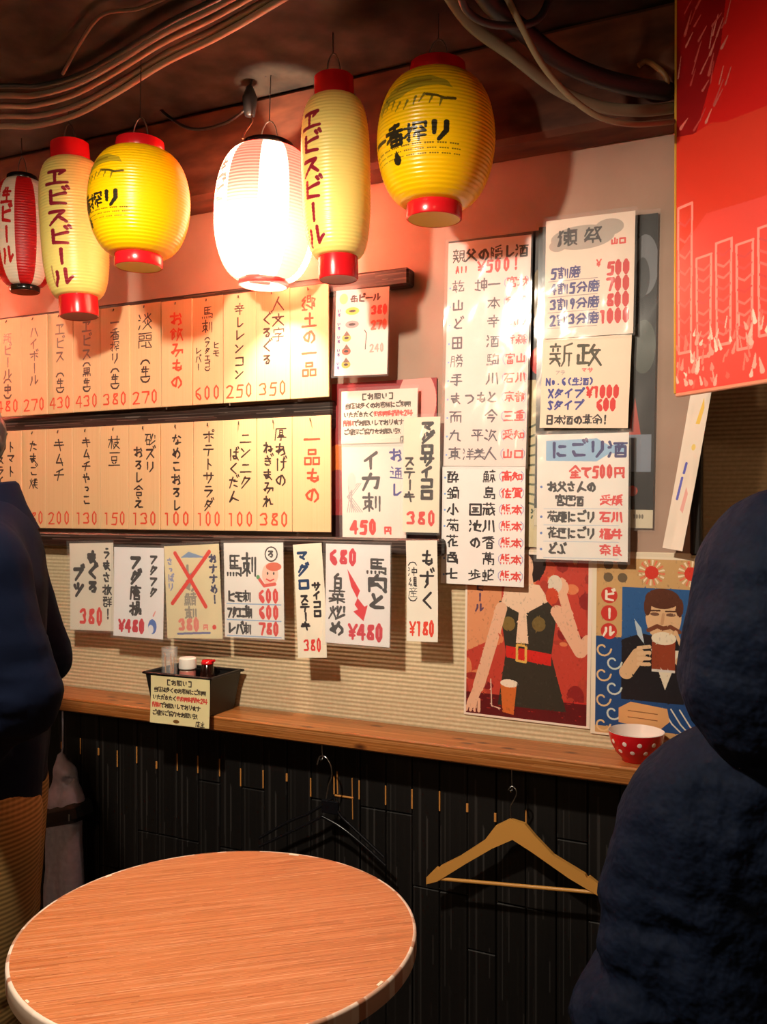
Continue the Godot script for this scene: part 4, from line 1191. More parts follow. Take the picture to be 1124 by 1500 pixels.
	text_v(im, "お通し", W * 0.86, H * 0.06, H * 0.15, 5, BL, 1.2)
	for k in 8:
		line(im, [Vector2(W * (0.1 + 0.03 * k), H * 0.42), Vector2(W * (0.12 + 0.04 * sin(k * 1.0)), H * 0.56), Vector2(W * (0.08 + 0.035 * k), H * 0.72)], 2, c8(170, 160, 160))
	ell(im, W * 0.16, H * 0.4, 22, 40, c8(220, 206, 200))
	text_h(im, "450", W * 0.12, H * 0.8, H * 0.15, 8, RD, 1.08, 1.1)
	text_h(im, "円", W * 0.66, H * 0.86, H * 0.09, 5, RD)
	paper("price_card", "laminated card offering squid sashimi at 450 under the notice", "price card", c, 0.022, im, 0.0, 0.002, true)
	c = [[594, 612], [648, 610], [643, 780], [590, 780]]
	im = aspect_image(c, 200, c8(238, 228, 204), 12)
	W = im.get_width(); H = im.get_height()
	text_v(im, "マグロサイコロ", W * 0.66, H * 0.03, H * 0.1, 9, BK, 0.98, 1.25)
	text_v(im, "ステーキ", W * 0.18, H * 0.33, H * 0.1, 6, BK, 1.02)
	text_h(im, "380", W * 0.1, H * 0.81, H * 0.13, 7, RD, 1.05, 1.15)
	paper("price_card", "narrow laminated card offering diced tuna at 380 beside the squid card", "price card", c, 0.036, im, 0.0, 0.002, true)
	# --- sake lists
	c = [[656, 357], [778, 343], [770, 684], [650, 682]]
	im = aspect_image(c, 420, c8(238, 220, 212), 13)
	W = im.get_width(); H = im.get_height()
	text_h(im, "親父の隠し酒", W * 0.06, H * 0.03, H * 0.062, 5.5, BK, 1.02, 0.92)
	text_h(im, "All", W * 0.1, H * 0.108, H * 0.03, 4, RD)
	text_h(im, "¥500!", W * 0.36, H * 0.088, H * 0.058, 6, RD, 1.05, 1.05)
	sake_rows(im, [["乾", "坤", "一", "宮城"], ["山", "", "本", "秋田"], ["ど", "", "辛", "秋田"], ["田", "", "酒", "青森"], ["勝", "", "駒", "富山"], ["手", "", "川", "石川"], ["ま", "つも", "と", "京都"], ["而", "", "今", "三重"], ["九", "平", "次", "愛知"], ["東", "洋美", "人", "山口"]], H * 0.168, H * 0.083, H * 0.058, false)
	paper("sake_list", "tall laminated sake list headed with a red 500", "sake list", c, 0.024, im, 0.0, 0.0025, true)
	c = [[650, 682], [770, 684], [769, 858], [646, 856]]
	im = aspect_image(c, 420, c8(240, 234, 230), 14)
	H = im.get_height()
	sake_rows(im, [["酔", "", "鯨", "高知"], ["鍋", "", "島", "佐賀"], ["小", "国", "蔵", "熊本"], ["菊", "池", "川", "熊本"], ["花", "の", "香", "熊本"], ["亀", "", "萬", "熊本"], ["七", "歩", "蛇", "熊本"]], H * 0.03, H * 0.138, H * 0.108, true)
	paper("sake_list", "white paper list of seven sakes attached below the tall list", "sake list", c, 0.022, im, 0.004, 0.0015, false)
	c = [[799, 325], [929, 308], [928, 490], [797, 495]]
	im = aspect_image(c, 420, c8(236, 216, 198), 15)
	W = im.get_width(); H = im.get_height()
	ell(im, W * 0.42, H * 0.17, W * 0.36, H * 0.1, c8(176, 164, 152))
	ell(im, W * 0.72, H * 0.11, W * 0.16, H * 0.07, c8(176, 164, 152))
	ell(im, W * 0.14, H * 0.22, W * 0.1, H * 0.05, c8(176, 164, 152))
	text_h(im, "獺祭", W * 0.14, H * 0.08, H * 0.15, 8, BK, 1.25, 1.1)
	text_h(im, "山口", W * 0.74, H * 0.2, H * 0.06, 4, RD)
	var sk := [["5割磨", "500"], ["4割5分磨", "700"], ["3割9分磨", "800"], ["2割3分磨", "1000"]]
	for k in 4:
		var y := H * (0.4 + 0.132 * k)
		text_h(im, sk[k][0], W * 0.06, y, H * 0.1, 5.5, c8(52, 50, 120), 1.05, 0.95)
		text_h(im, sk[k][1], W * (0.7 if k < 3 else 0.62), y - H * 0.01, H * 0.115, 7.5, c8(206, 40, 40), 1.0, 0.9)
		line(im, [Vector2(W * 0.04, y + H * 0.118), Vector2(W * 0.6, y + H * 0.118)], 1.5, c8(150, 130, 130))
	text_h(im, "¥", W * 0.58, H * 0.36, H * 0.07, 4, RD)
	paper("sake_card", "card of four sake grades priced 500 to 1000 in red", "sake card", c, 0.03, im, 0.0, 0.002, true)
	c = [[797, 495], [925, 490], [921, 627], [790, 627]]
	im = aspect_image(c, 420, c8(236, 214, 190), 16)
	W = im.get_width(); H = im.get_height()
	text_h(im, "新政", W * 0.08, H * 0.06, H * 0.27, 9, c8(72, 68, 52), 1.15, 1.0)
	text_h(im, "アラ", W * 0.16, H * 0.36, H * 0.055, 2.5, c8(190, 170, 160), 1.0)
	text_h(im, "マサ", W * 0.46, H * 0.34, H * 0.055, 3, RD.lerp(Color.WHITE, 0.3), 1.2)
	text_h(im, "No.6（生酒）", W * 0.05, H * 0.44, H * 0.09, 4, BL, 1.05)
	text_h(im, "Xタイプ", W * 0.08, H * 0.56, H * 0.11, 5, BL, 1.02)
	text_h(im, "Sタイプ", W * 0.08, H * 0.69, H * 0.11, 5, BL, 1.02)
	text_h(im, "¥1000", W * 0.52, H * 0.54, H * 0.13, 7, c8(210, 44, 40), 1.0, 0.9)
	text_h(im, "600", W * 0.64, H * 0.68, H * 0.13, 7, c8(210, 44, 40), 1.0, 0.9)
	text_h(im, "日本酒の革命!", W * 0.06, H * 0.85, H * 0.11, 4.5, BK, 1.0, 0.95)
	paper("sake_card", "card with two large signs between the graded card and blue bottle card", "sake card", c, 0.026, im, 0.0, 0.002, false)
	c = [[790, 640], [926, 630], [919, 824], [787, 818]]
	im = aspect_image(c, 420, c8(240, 234, 226), 17)
	W = im.get_width(); H = im.get_height()
	poly(im, PackedVector2Array([Vector2(W * 0.1, H * 0.05), Vector2(W * 0.66, H * 0.04), Vector2(W * 0.8, H * 0.1), Vector2(W * 0.96, H * 0.08), Vector2(W * 0.96, H * 0.16), Vector2(W * 0.8, H * 0.16), Vector2(W * 0.66, H * 0.22), Vector2(W * 0.1, H * 0.21)]), c8(146, 186, 220))
	text_h(im, "にごり酒", W * 0.14, H * 0.05, H * 0.14, 7.5, c8(44, 44, 110), 1.05, 1.05)
	text_h(im, "全て500円", W * 0.36, H * 0.25, H * 0.1, 6, RD, 1.0, 0.9)
	var ng := [["お父さんの", "", 0.37], ["宮垣酒", "愛媛", 0.48], ["菊姫にごり", "石川", 0.61], ["花垣にごり", "福井", 0.74], ["どぶ", "奈良", 0.87]]
	for q in ng:
		var ind := 0.12 if q[0] != "宮垣酒" else 0.2
		text_h(im, q[0], W * ind, H * q[2], H * 0.09, 5.5, BK, 1.0, 0.86)
		if q[1] != "":
			text_h(im, q[1], W * 0.7, H * q[2], H * 0.085, 5.5, c8(224, 60, 60), 1.02, 1.0)
			line(im, [Vector2(W * 0.08, H * (q[2] + 0.115)), Vector2(W * 0.9, H * (q[2] + 0.11))], 1.5, c8(180, 196, 216))
		if q[0] != "宮垣酒":
			ell(im, W * 0.05, H * (q[2] + 0.05), 6, 6, c8(90, 120, 190))
	paper("sake_card", "white card headed by a drawn blue bottle", "sake card", c, 0.034, im, 0.0, 0.0025, true)
	# notice on the tub
	c = [[219, 990], [309, 996], [306, 1068], [224, 1056]]
	im = aspect_image(c, 420, c8(236, 224, 170), 18)
	notice_text(im)
	H = im.get_height(); W = im.get_width()
	ell(im, W * 0.45, H * 0.93, 22, 10, c8(120, 80, 30))
	paper("notice_card", "cream request notice hung on the front of the black tub", "notice", c, 0.1715, im, 0.006, 0.002, false)
	# hanging strip beside the red board
	c = [[984, 562], [1012, 560], [1001, 812], [975, 796]]
	im = aspect_image(c, 120, c8(240, 222, 204), 19)
	W = im.get_width(); H = im.get_height()
	poly(im, PackedVector2Array([Vector2(W * 0.7, H * 0.08), Vector2(W * 0.8, H * 0.14), Vector2(W * 0.7, H * 0.24), Vector2(W * 0.5, H * 0.24)]), c8(240, 196, 80))
	ell(im, W * 0.6, H * 0.38, 12, 20, c8(240, 206, 110))
	line(im, [Vector2(W * 0.4, H * 0.48), Vector2(W * 0.36, H * 0.54)], 7, c8(96, 96, 190))
	line(im, [Vector2(W * 0.32, H * 0.57), Vector2(W * 0.26, H * 0.7)], 7, c8(96, 96, 190))
	poly(im, PackedVector2Array([Vector2(W * 0.6, H * 0.62), Vector2(W * 0.74, H * 0.66), Vector2(W * 0.66, H * 0.78), Vector2(W * 0.5, H * 0.76)]), c8(236, 170, 160))
	paper("paper_strip", "narrow curled paper strip hanging beside the red board", "paper strip", c, 0.012, im, 0.03, 0.004, false)

func sake_rows(im: Image, rows: Array, y0: float, dy: float, size: float, bold: bool) -> void:
	var W := float(im.get_width())
	for k in rows.size():
		var q: Array = rows[k]
		var y := y0 + dy * k
		var r := 5.0 if bold else 4.4
		var ink := BK if bold else c8(84, 74, 86)
		text_h(im, q[0], W * 0.06, y, size, r, ink)
		text_h(im, q[1], W * (0.34 if q[1].length() == 1 else 0.24), y, size, r, ink, 1.0, 1.0 if q[1].length() == 1 else 0.9)
		text_h(im, q[2], W * 0.5, y, size, r, ink)
		text_h(im, q[3], W * 0.72, y + size * 0.1, size * 0.8, r, c8(222, 66, 60))
		text_h(im, "（", W * 0.66, y, size, 2, c8(170, 160, 200))
		text_h(im, "）", W * 0.93, y, size, 2, c8(170, 160, 200))
		ell(im, W * 0.035, y + size * 0.6, 5, 5, c8(120, 160, 220))

func notice_text(im: Image) -> void:
	var W := float(im.get_width())
	var H := float(im.get_height())
	var s := minf(H * 0.115, W * 0.075)
	var k := c8(60, 46, 36)
	var red := c8(214, 66, 54)
	var dy := H * 0.165
	text_h(im, "【お願い】", W * 0.26, H * 0.05, s * 1.15, 3.6, k, 1.1)
	text_h(im, "当店は多くのお客様にご利用", W * 0.05, H * 0.06 + dy, s, 3.2, k, 0.92)
	var x := text_h(im, "いただきたく", W * 0.03, H * 0.06 + dy * 2, s, 3.2, k, 0.92)
	text_h(im, "御利用時間を2時", x, H * 0.06 + dy * 2, s, 3.4, red, 0.92)
	x = text_h(im, "間制", W * 0.03, H * 0.06 + dy * 3, s, 3.4, red, 0.92)
	text_h(im, "でお願いしております", x, H * 0.06 + dy * 3, s, 3.2, k, 0.92)
	text_h(im, "ご理解ご協力をお願い致", W * 0.03, H * 0.06 + dy * 4, s, 3.2, k, 0.95)
	text_h(im, "店主", W * 0.78, H * 0.06 + dy * 4.95, s, 3.2, k, 1.0)

# ---------------------------------------------------------------- posters
func build_posters():
	var im: Image
	var c: Array
	# dark poster behind the tall list
	c = [[660, 352], [800, 338], [797, 800], [652, 800]]
	im = aspect_image(c, 300, c8(30, 26, 30), 30)
	var W := float(im.get_width())
	var H := float(im.get_height())
	ell(im, W * 0.92, H * 0.2, 16, 70, c8(120, 100, 66))
	ell(im, W * 0.02, H * 0.25, 22, 120, c8(190, 50, 50))
	ell(im, W * 0.93, H * 0.29, 14, 22, c8(220, 208, 190))
	ell(im, W * 0.94, H * 0.41, 26, 40, c8(206, 40, 36))
	im.fill_rect(Rect2i(0, int(H * 0.47), int(W), int(H * 0.53)), c8(206, 190, 150))
	for k in 9:
		line(im, [Vector2(W * 0.86, H * (0.62 + 0.03 * k)), Vector2(W * 0.99, H * (0.6 + 0.034 * k))], 3, c8(90, 96, 70))
	text_v(im, "白酒", W * 0.93, H * 0.84, 30, 3, c8(40, 60, 40))
	paper("wall_poster", "dark poster almost wholly covered by the tall sake list", "poster", c, 0.005, im, 0.0, 0.0)
	c = [[786, 332], [959, 314], [957, 775], [782, 770]]
	im = aspect_image(c, 360, c8(26, 26, 30), 31)
	W = im.get_width(); H = im.get_height()
	ell(im, W * 0.9, H * 0.16, 40, 90, c8(110, 112, 118))
	ell(im, W * 0.88, H * 0.2, 22, 60, c8(54, 56, 60))
	ell(im, W * 0.9, H * 0.42, 36, 80, c8(70, 76, 70))
	poly(im, PackedVector2Array([Vector2(W * 0.78, H * 0.72), Vector2(W * 0.84, H * 0.58), Vector2(W * 0.9, H * 0.72)]), c8(176, 52, 36))
	im.fill_rect(Rect2i(int(W * 0.78), int(H * 0.7), int(W * 0.2), int(H * 0.12)), c8(120, 130, 146))
	ell(im, W * 0.83, H * 0.88, 16, 16, c8(196, 66, 46))
	im.fill_rect(Rect2i(0, int(H * 0.94), int(W), int(H * 0.06)), c8(214, 202, 176))
	text_h(im, "1000", W * 0.84, H * 0.955, 12, 1.5, c8(120, 110, 96))
	paper("wall_poster", "black poster with pale lower margin behind the sake cards", "poster", c, 0.007, im, 0.0, 0.001, true, "", 0.25)
	# beer poster: a woman in a dark dress
	c = [[683, 806], [869, 812], [864, 1068], [680, 1046]]
	im = aspect_image(c, 640, c8(196, 66, 52), 32)
	W = im.get_width(); H = im.get_height()
	poster_woman(im, W, H)
	paper("beer_poster", "red beer poster of a woman in a dark dress and red belt", "poster", c, 0.004, im, 0.0, 0.0006, false, "", 0.35)
	c = [[868, 814], [1048, 818], [1044, 1096], [865, 1073]]
	im = aspect_image(c, 640, c8(206, 164, 110), 33)
	W = im.get_width(); H = im.get_height()
	poster_man(im, W, H)
	paper("beer_poster", "blue beer poster of a moustached man drinking from a mug", "poster", c, 0.0045, im, 0.0, 0.0006, false, "", 0.35)
	# red board hung across the corner
	var p0 := on_z(990, 577, 0.14)
	var dir := Vector3(0.764, 0, 0.645)
	var ln := 0.62
	var tall := CEIL - p0.y - 0.0
	var bw := 512
	var bh := int(bw * tall / ln)
	im = Image.create(bw, bh, false, Image.FORMAT_RGB8)
	im.fill(c8(206, 34, 28))
	red_print(im, bw, bh)
	var o := thing("red_board", "large red printed board hung from the ceiling with yellow edge", "sign board", p0 + dir * (ln / 2), atan2(-dir.z, dir.x))
	var bm := printed(im, 0.34)
	obj("panel", slab(ln, tall, 0.008), bm, o)
	obj("edge_strip", boxed(Vector3(-ln / 2 - 0.002, tall / 2, -0.004), Vector3(0.006, tall, 0.012), 0.002), mat(c8(196, 150, 50), 0.4), o)
	obj("lower_strip", boxed(Vector3(0, -0.003, -0.004), Vector3(ln, 0.008, 0.012), 0.002), mat(c8(210, 140, 110), 0.5), o)

func red_print(im: Image, W: int, H: int) -> void:
	# the dark upper field, a bright sweep, an orange-red middle and a paler foot with drawn glasses and brush strokes
	var r := RandomNumberGenerator.new()
	r.seed = 9
	im.fill_rect(Rect2i(0, 0, W, int(H * 0.4)), c8(140, 12, 16))
	poly(im, PackedVector2Array([Vector2(W * 0.24, 0), Vector2(W, 0), Vector2(W, H * 0.4), Vector2(W * 0.08, H * 0.4), Vector2(W * 0.2, H * 0.2)]), c8(200, 24, 20))
	poly(im, PackedVector2Array([Vector2(0, H * 0.36), Vector2(W * 0.08, H * 0.375), Vector2(W * 0.16, H * 0.37), Vector2(W * 0.22, H * 0.385), Vector2(W, H * 0.44), Vector2(W, H), Vector2(0, H)]), c8(206, 52, 34))
	poly(im, PackedVector2Array([Vector2(0, H * 0.66), Vector2(W * 0.14, H * 0.58), Vector2(W * 0.5, H * 0.6), Vector2(W, H * 0.6), Vector2(W, H), Vector2(0, H)]), c8(214, 66, 58))
	for k in 34:
		var x := r.randf() * W * 0.22
		var y := r.randf_range(0.04, 0.37) * H
		var a := Vector2(x, y)
		seg(im, a, a + Vector2(r.randf_range(6, 20), -r.randf_range(10, 34)), r.randf_range(1.5, 4), 1.0, c8(180, 60, 56).lerp(c8(232, 190, 170), r.randf() * 0.6))
	for g in 8:
		var gx := W * (0.012 + 0.085 * g)
		var gy := H * (0.54 if g == 0 else 0.66 + 0.02 * (g % 2))
		var gw := W * 0.065
		var gh := H * (0.36 if g == 0 else 0.24)
		var col := c8(228, 140, 130)
		line(im, [Vector2(gx, gy), Vector2(gx + gw * 0.08, gy + gh), Vector2(gx + gw * 0.92, gy + gh), Vector2(gx + gw, gy), Vector2(gx, gy)], 2.4, col)
		for q in 8:
			line(im, [Vector2(gx + gw * 0.1, gy + gh * (0.1 + 0.11 * q)), Vector2(gx + gw * 0.5, gy + gh * (0.14 + 0.11 * q)), Vector2(gx + gw * 0.9, gy + gh * (0.1 + 0.11 * q))], 2.0, col.lerp(c8(190, 40, 44), 0.25 + 0.6 * r.randf()))
	for k in 150:
		var a := Vector2(r.randf() * W, H * r.randf_range(0.86, 0.99))
		seg(im, a, a + Vector2(r.randf_range(-6, 6), -r.randf_range(4, 22)), r.randf_range(1.5, 5), 1.2, c8(244, 206, 190).lerp(c8(214, 66, 58), r.randf() * 0.8))

func dabs(im: Image, n: int, sd: int) -> void:      # brush dabs of the painted original
	var r := RandomNumberGenerator.new()
	r.seed = sd
	for k in n:
		var x := r.randi_range(0, im.get_width() - 1)
		var y := r.randi_range(0, im.get_height() - 1)
		var c := im.get_pixel(x, y)
		c = c.darkened(r.randf() * 0.11) if r.randf() < 0.5 else c.lightened(r.randf() * 0.05)
		seg(im, Vector2(x, y), Vector2(x + r.randf_range(-8, 8), y + r.randf_range(-14, 14)), r.randf_range(1.5, 5), 1.0, c)

func poster_woman(im: Image, W: float, H: float) -> void:
	var r := RandomNumberGenerator.new()
	r.seed = 6
	for k in 90:
		var t := r.randf()
		ell(im, r.randf() * W, r.randf() * H, r.randf_range(8, 46), r.randf_range(10, 60), c8(206, 84, 58).lerp(c8(132, 26, 32), t) if r.randf() < 0.7 else c8(224, 128, 84))
	poly(im, PackedVector2Array([Vector2(0, 0), Vector2(W * 0.3, 0), Vector2(W * 0.3, H * 0.5), Vector2(0, H * 0.62)]), c8(226, 150, 106))
	im.fill_rect(Rect2i(0, int(H * 0.86), int(W), int(H * 0.14)), c8(96, 18, 24))
	for k in 26:
		ell(im, r.randf() * W, H * r.randf_range(0.87, 0.97), r.randf_range(4, 14), 3, c8(150, 40, 36))
	im.fill_rect(Rect2i(int(W * 0.4), int(H * 0.855), int(W * 0.6), 8), c8(190, 44, 40))
	var skin := c8(236, 184, 152)
	var dress := c8(52, 48, 40)
	# hair, neck, dress
	ell(im, W * 0.52, H * 0.06, W * 0.13, H * 0.12, c8(40, 24, 22))
	ell(im, W * 0.46, H * 0.09, W * 0.09, H * 0.09, skin)
	poly(im, PackedVector2Array([Vector2(W * 0.4, H * 0.12), Vector2(W * 0.54, H * 0.12), Vector2(W * 0.58, H * 0.3), Vector2(W * 0.36, H * 0.3)]), skin)
	poly(im, PackedVector2Array([Vector2(W * 0.28, H * 0.3), Vector2(W * 0.36, H * 0.26), Vector2(W * 0.66, H * 0.28), Vector2(W * 0.74, H * 0.34), Vector2(W * 0.7, H * 0.6), Vector2(W * 0.82, H * 0.92), Vector2(W * 0.28, H * 0.92), Vector2(W * 0.34, H * 0.6)]), dress)
	ell(im, W * 0.36, H * 0.43, 34, 36, c8(130, 106, 56))
	ell(im, W * 0.6, H * 0.42, 34, 36, c8(120, 98, 54))
	# scarf
	poly(im, PackedVector2Array([Vector2(W * 0.33, H * 0.18), Vector2(W * 0.6, H * 0.19), Vector2(W * 0.68, H * 0.28), Vector2(W * 0.5, H * 0.36), Vector2(W * 0.52, H * 0.54), Vector2(W * 0.42, H * 0.54), Vector2(W * 0.44, H * 0.36), Vector2(W * 0.3, H * 0.31)]), c8(244, 206, 176))
	# belt
	poly(im, PackedVector2Array([Vector2(W * 0.34, H * 0.56), Vector2(W * 0.7, H * 0.59), Vector2(W * 0.7, H * 0.66), Vector2(W * 0.34, H * 0.63)]), c8(214, 40, 34))
	line(im, [Vector2(W * 0.43, H * 0.55), Vector2(W * 0.5, H * 0.555), Vector2(W * 0.5, H * 0.65), Vector2(W * 0.43, H * 0.645), Vector2(W * 0.43, H * 0.55)], 6, c8(230, 180, 90))
	# arms
	line(im, [Vector2(W * 0.3, H * 0.34), Vector2(W * 0.22, H * 0.56), Vector2(W * 0.12, H * 0.82)], 30, skin)
	line(im, [Vector2(W * 0.12, H * 0.82), Vector2(W * 0.06, H * 0.93)], 24, skin)
	for k in 4:
		line(im, [Vector2(W * (0.05 + 0.025 * k), H * 0.9), Vector2(W * (0.02 + 0.035 * k), H * 0.97)], 8, skin)
	line(im, [Vector2(W * 0.74, H * 0.34), Vector2(W * 0.92, H * 0.56), Vector2(W * 0.98, H * 0.5)], 32, skin)
	line(im, [Vector2(W * 0.92, H * 0.56), Vector2(W * 0.82, H * 0.34), Vector2(W * 0.78, H * 0.24)], 22, skin)
	ell(im, W * 0.76, H * 0.2, 42, 50, skin)
	ell(im, W * 0.72, H * 0.18, 36, 44, c8(226, 210, 190))
	ell(im, W * 0.7, H * 0.25, 32, 40, c8(206, 74, 46))
	# glasses
	poly(im, PackedVector2Array([Vector2(W * 0.3, H * 0.79), Vector2(W * 0.43, H * 0.8), Vector2(W * 0.41, H * 0.97), Vector2(W * 0.32, H * 0.96)]), c8(214, 110, 50))
	ell(im, W * 0.37, H * 0.785, 46, 20, c8(244, 226, 204))
	line(im, [Vector2(W * 0.22, H * 0.77), Vector2(W * 0.23, H * 0.93), Vector2(W * 0.3, H * 0.94)], 3, c8(226, 190, 170))
	dabs(im, 1600, 21)
	text_v(im, "ビール", W * 0.12, H * 0.19, 44, 5, c8(96, 66, 96), 1.2)
	var b := 11
	for e in [Rect2i(0, 0, int(W), b), Rect2i(0, int(H) - b, int(W), b), Rect2i(0, 0, b, int(H)), Rect2i(int(W) - b - 6, 0, b + 6, int(H))]:
		im.fill_rect(e, c8(240, 222, 206))

func poster_man(im: Image, W: float, H: float) -> void:
	var navy := c8(34, 74, 130)
	im.fill_rect(Rect2i(0, int(H * 0.45), int(W), int(H * 0.5)), navy)
	# suns
	for q in [[0.5, 0.085], [0.82, 0.085]]:
		var c := Vector2(W * q[0], H * q[1])
		for k in 20:
			var a := TAU * k / 20
			poly(im, PackedVector2Array([c, c + Vector2.from_angle(a) * 70, c + Vector2.from_angle(a + 0.16) * 70]), c8(230, 120, 90) if k % 2 == 0 else c8(240, 220, 190))
		ell(im, c.x, c.y, 36, 36, c8(216, 58, 44))
	for k in 4:
		ell(im, W * (0.14 + 0.12 * (k % 2)), H * (0.05 + 0.07 * int(k / 2)), 26, 26, c8(110, 92, 70))
	# centre picture
	var x0 := W * 0.26
	im.fill_rect(Rect2i(int(x0), int(H * 0.17), int(W * 0.66), int(H * 0.62)), c8(44, 92, 150))
	var coat := c8(30, 28, 34)
	var skin := c8(226, 184, 140)
	poly(im, PackedVector2Array([Vector2(x0, H * 0.46), Vector2(W * 0.42, H * 0.42), Vector2(W * 0.8, H * 0.45), Vector2(W * 0.92, H * 0.5), Vector2(W * 0.92, H * 0.79), Vector2(x0, H * 0.79)]), coat)
	poly(im, PackedVector2Array([Vector2(W * 0.5, H * 0.5), Vector2(W * 0.74, H * 0.5), Vector2(W * 0.62, H * 0.72)]), c8(232, 220, 196))
	ell(im, W * 0.6, H * 0.32, W * 0.145, H * 0.135, skin)
	ell(im, W * 0.59, H * 0.225, W * 0.14, H * 0.055, c8(92, 50, 34))
	ell(im, W * 0.47, H * 0.27, W * 0.03, H * 0.05, c8(92, 50, 34))
	ell(im, W * 0.73, H * 0.27, W * 0.03, H * 0.05, c8(92, 50, 34))
	for q in [0.53, 0.66]:
		ell(im, W * q, H * 0.31, 24, 9, c8(120, 84, 66))
		line(im, [Vector2(W * q - 26, H * 0.292), Vector2(W * q + 26, H * 0.29)], 4, c8(80, 48, 34))
	line(im, [Vector2(W * 0.6, H * 0.31), Vector2(W * 0.59, H * 0.36)], 8, c8(206, 156, 116))
	line(im, [Vector2(W * 0.48, H * 0.4), Vector2(W * 0.55, H * 0.375), Vector2(W * 0.6, H * 0.385), Vector2(W * 0.66, H * 0.375), Vector2(W * 0.73, H * 0.4)], 11, c8(120, 66, 44))
	# mug and hands
	im.fill_rect(Rect2i(int(W * 0.51), int(H * 0.44), int(W * 0.19), int(H * 0.18)), c8(150, 66, 40))
	ell(im, W * 0.605, H * 0.44, W * 0.1, H * 0.035, c8(240, 226, 200))
	im.fill_rect(Rect2i(int(W * 0.51), int(H * 0.61), int(W * 0.19), 14), c8(220, 214, 206))
	line(im, [Vector2(W * 0.3, H * 0.64), Vector2(W * 0.4, H * 0.54)], 38, skin)
	for k in 4:
		line(im, [Vector2(W * 0.4, H * (0.5 + 0.03 * k)), Vector2(W * 0.49, H * (0.49 + 0.032 * k))], 10, c8(232, 194, 152))
	line(im, [Vector2(W * 0.74, H * 0.56), Vector2(W * 0.82, H * 0.5)], 26, skin)
	line(im, [Vector2(W * 0.76, H * 0.5), Vector2(W * 0.7, H * 0.4)], 9, skin)
	poly(im, PackedVector2Array([Vector2(W * 0.36, H * 0.34), Vector2(W * 0.42, H * 0.39), Vector2(W * 0.45, H * 0.48), Vector2(W * 0.39, H * 0.43)]), c8(190, 206, 214))
	dabs(im, 1300, 22)
	# lettering on red rounds
	var sgn := ["ヒ", "｜", "ル"]
	for k in 3:
		ell(im, W * 0.15, H * (0.22 + 0.1 * k), 44, 44, c8(206, 58, 50))
		glyph(im, "ビ" if k == 0 else sgn[k], W * 0.15 - 32, H * (0.22 + 0.1 * k) - 32, 62, 62, 7, c8(244, 232, 216))
	# waves
	for k in 7:
		var c := Vector2(W * (0.1 + 0.09 * (k % 2)), H * (0.52 + 0.07 * k))
		var pts := []
		for q in 14:
			pts.append(c + Vector2.from_angle(q * 0.42) * (46 - q * 2.4))
		line(im, pts, 5, c8(206, 214, 206) if k % 2 else c8(226, 190, 140))
	for k in 5:
		line(im, [Vector2(W * (0.6 + 0.07 * k), H * 0.82), Vector2(W * (0.68 + 0.07 * k), H * 0.9), Vector2(W * (0.8 + 0.06 * k), H * 0.97)], 4, c8(220, 214, 200))
	poly(im, PackedVector2Array([Vector2(W * 0.24, H * 0.84), Vector2(W * 0.34, H * 0.8), Vector2(W * 0.64, H * 0.82), Vector2(W * 0.66, H * 0.89), Vector2(W * 0.58, H * 0.94), Vector2(W * 0.24, H * 0.92)]), c8(222, 166, 110))
	for k in 2:
		line(im, [Vector2(W * 0.32, H * (0.85 + 0.035 * k)), Vector2(W * 0.56, H * (0.855 + 0.035 * k))], 2.5, c8(150, 96, 60))
	var b := 12
	for e in [Rect2i(0, 0, int(W), b), Rect2i(0, int(H) - b, int(W), b), Rect2i(0, 0, 26, int(H)), Rect2i(int(W) - b, 0, b, int(H))]:
		im.fill_rect(e, c8(236, 220, 196))

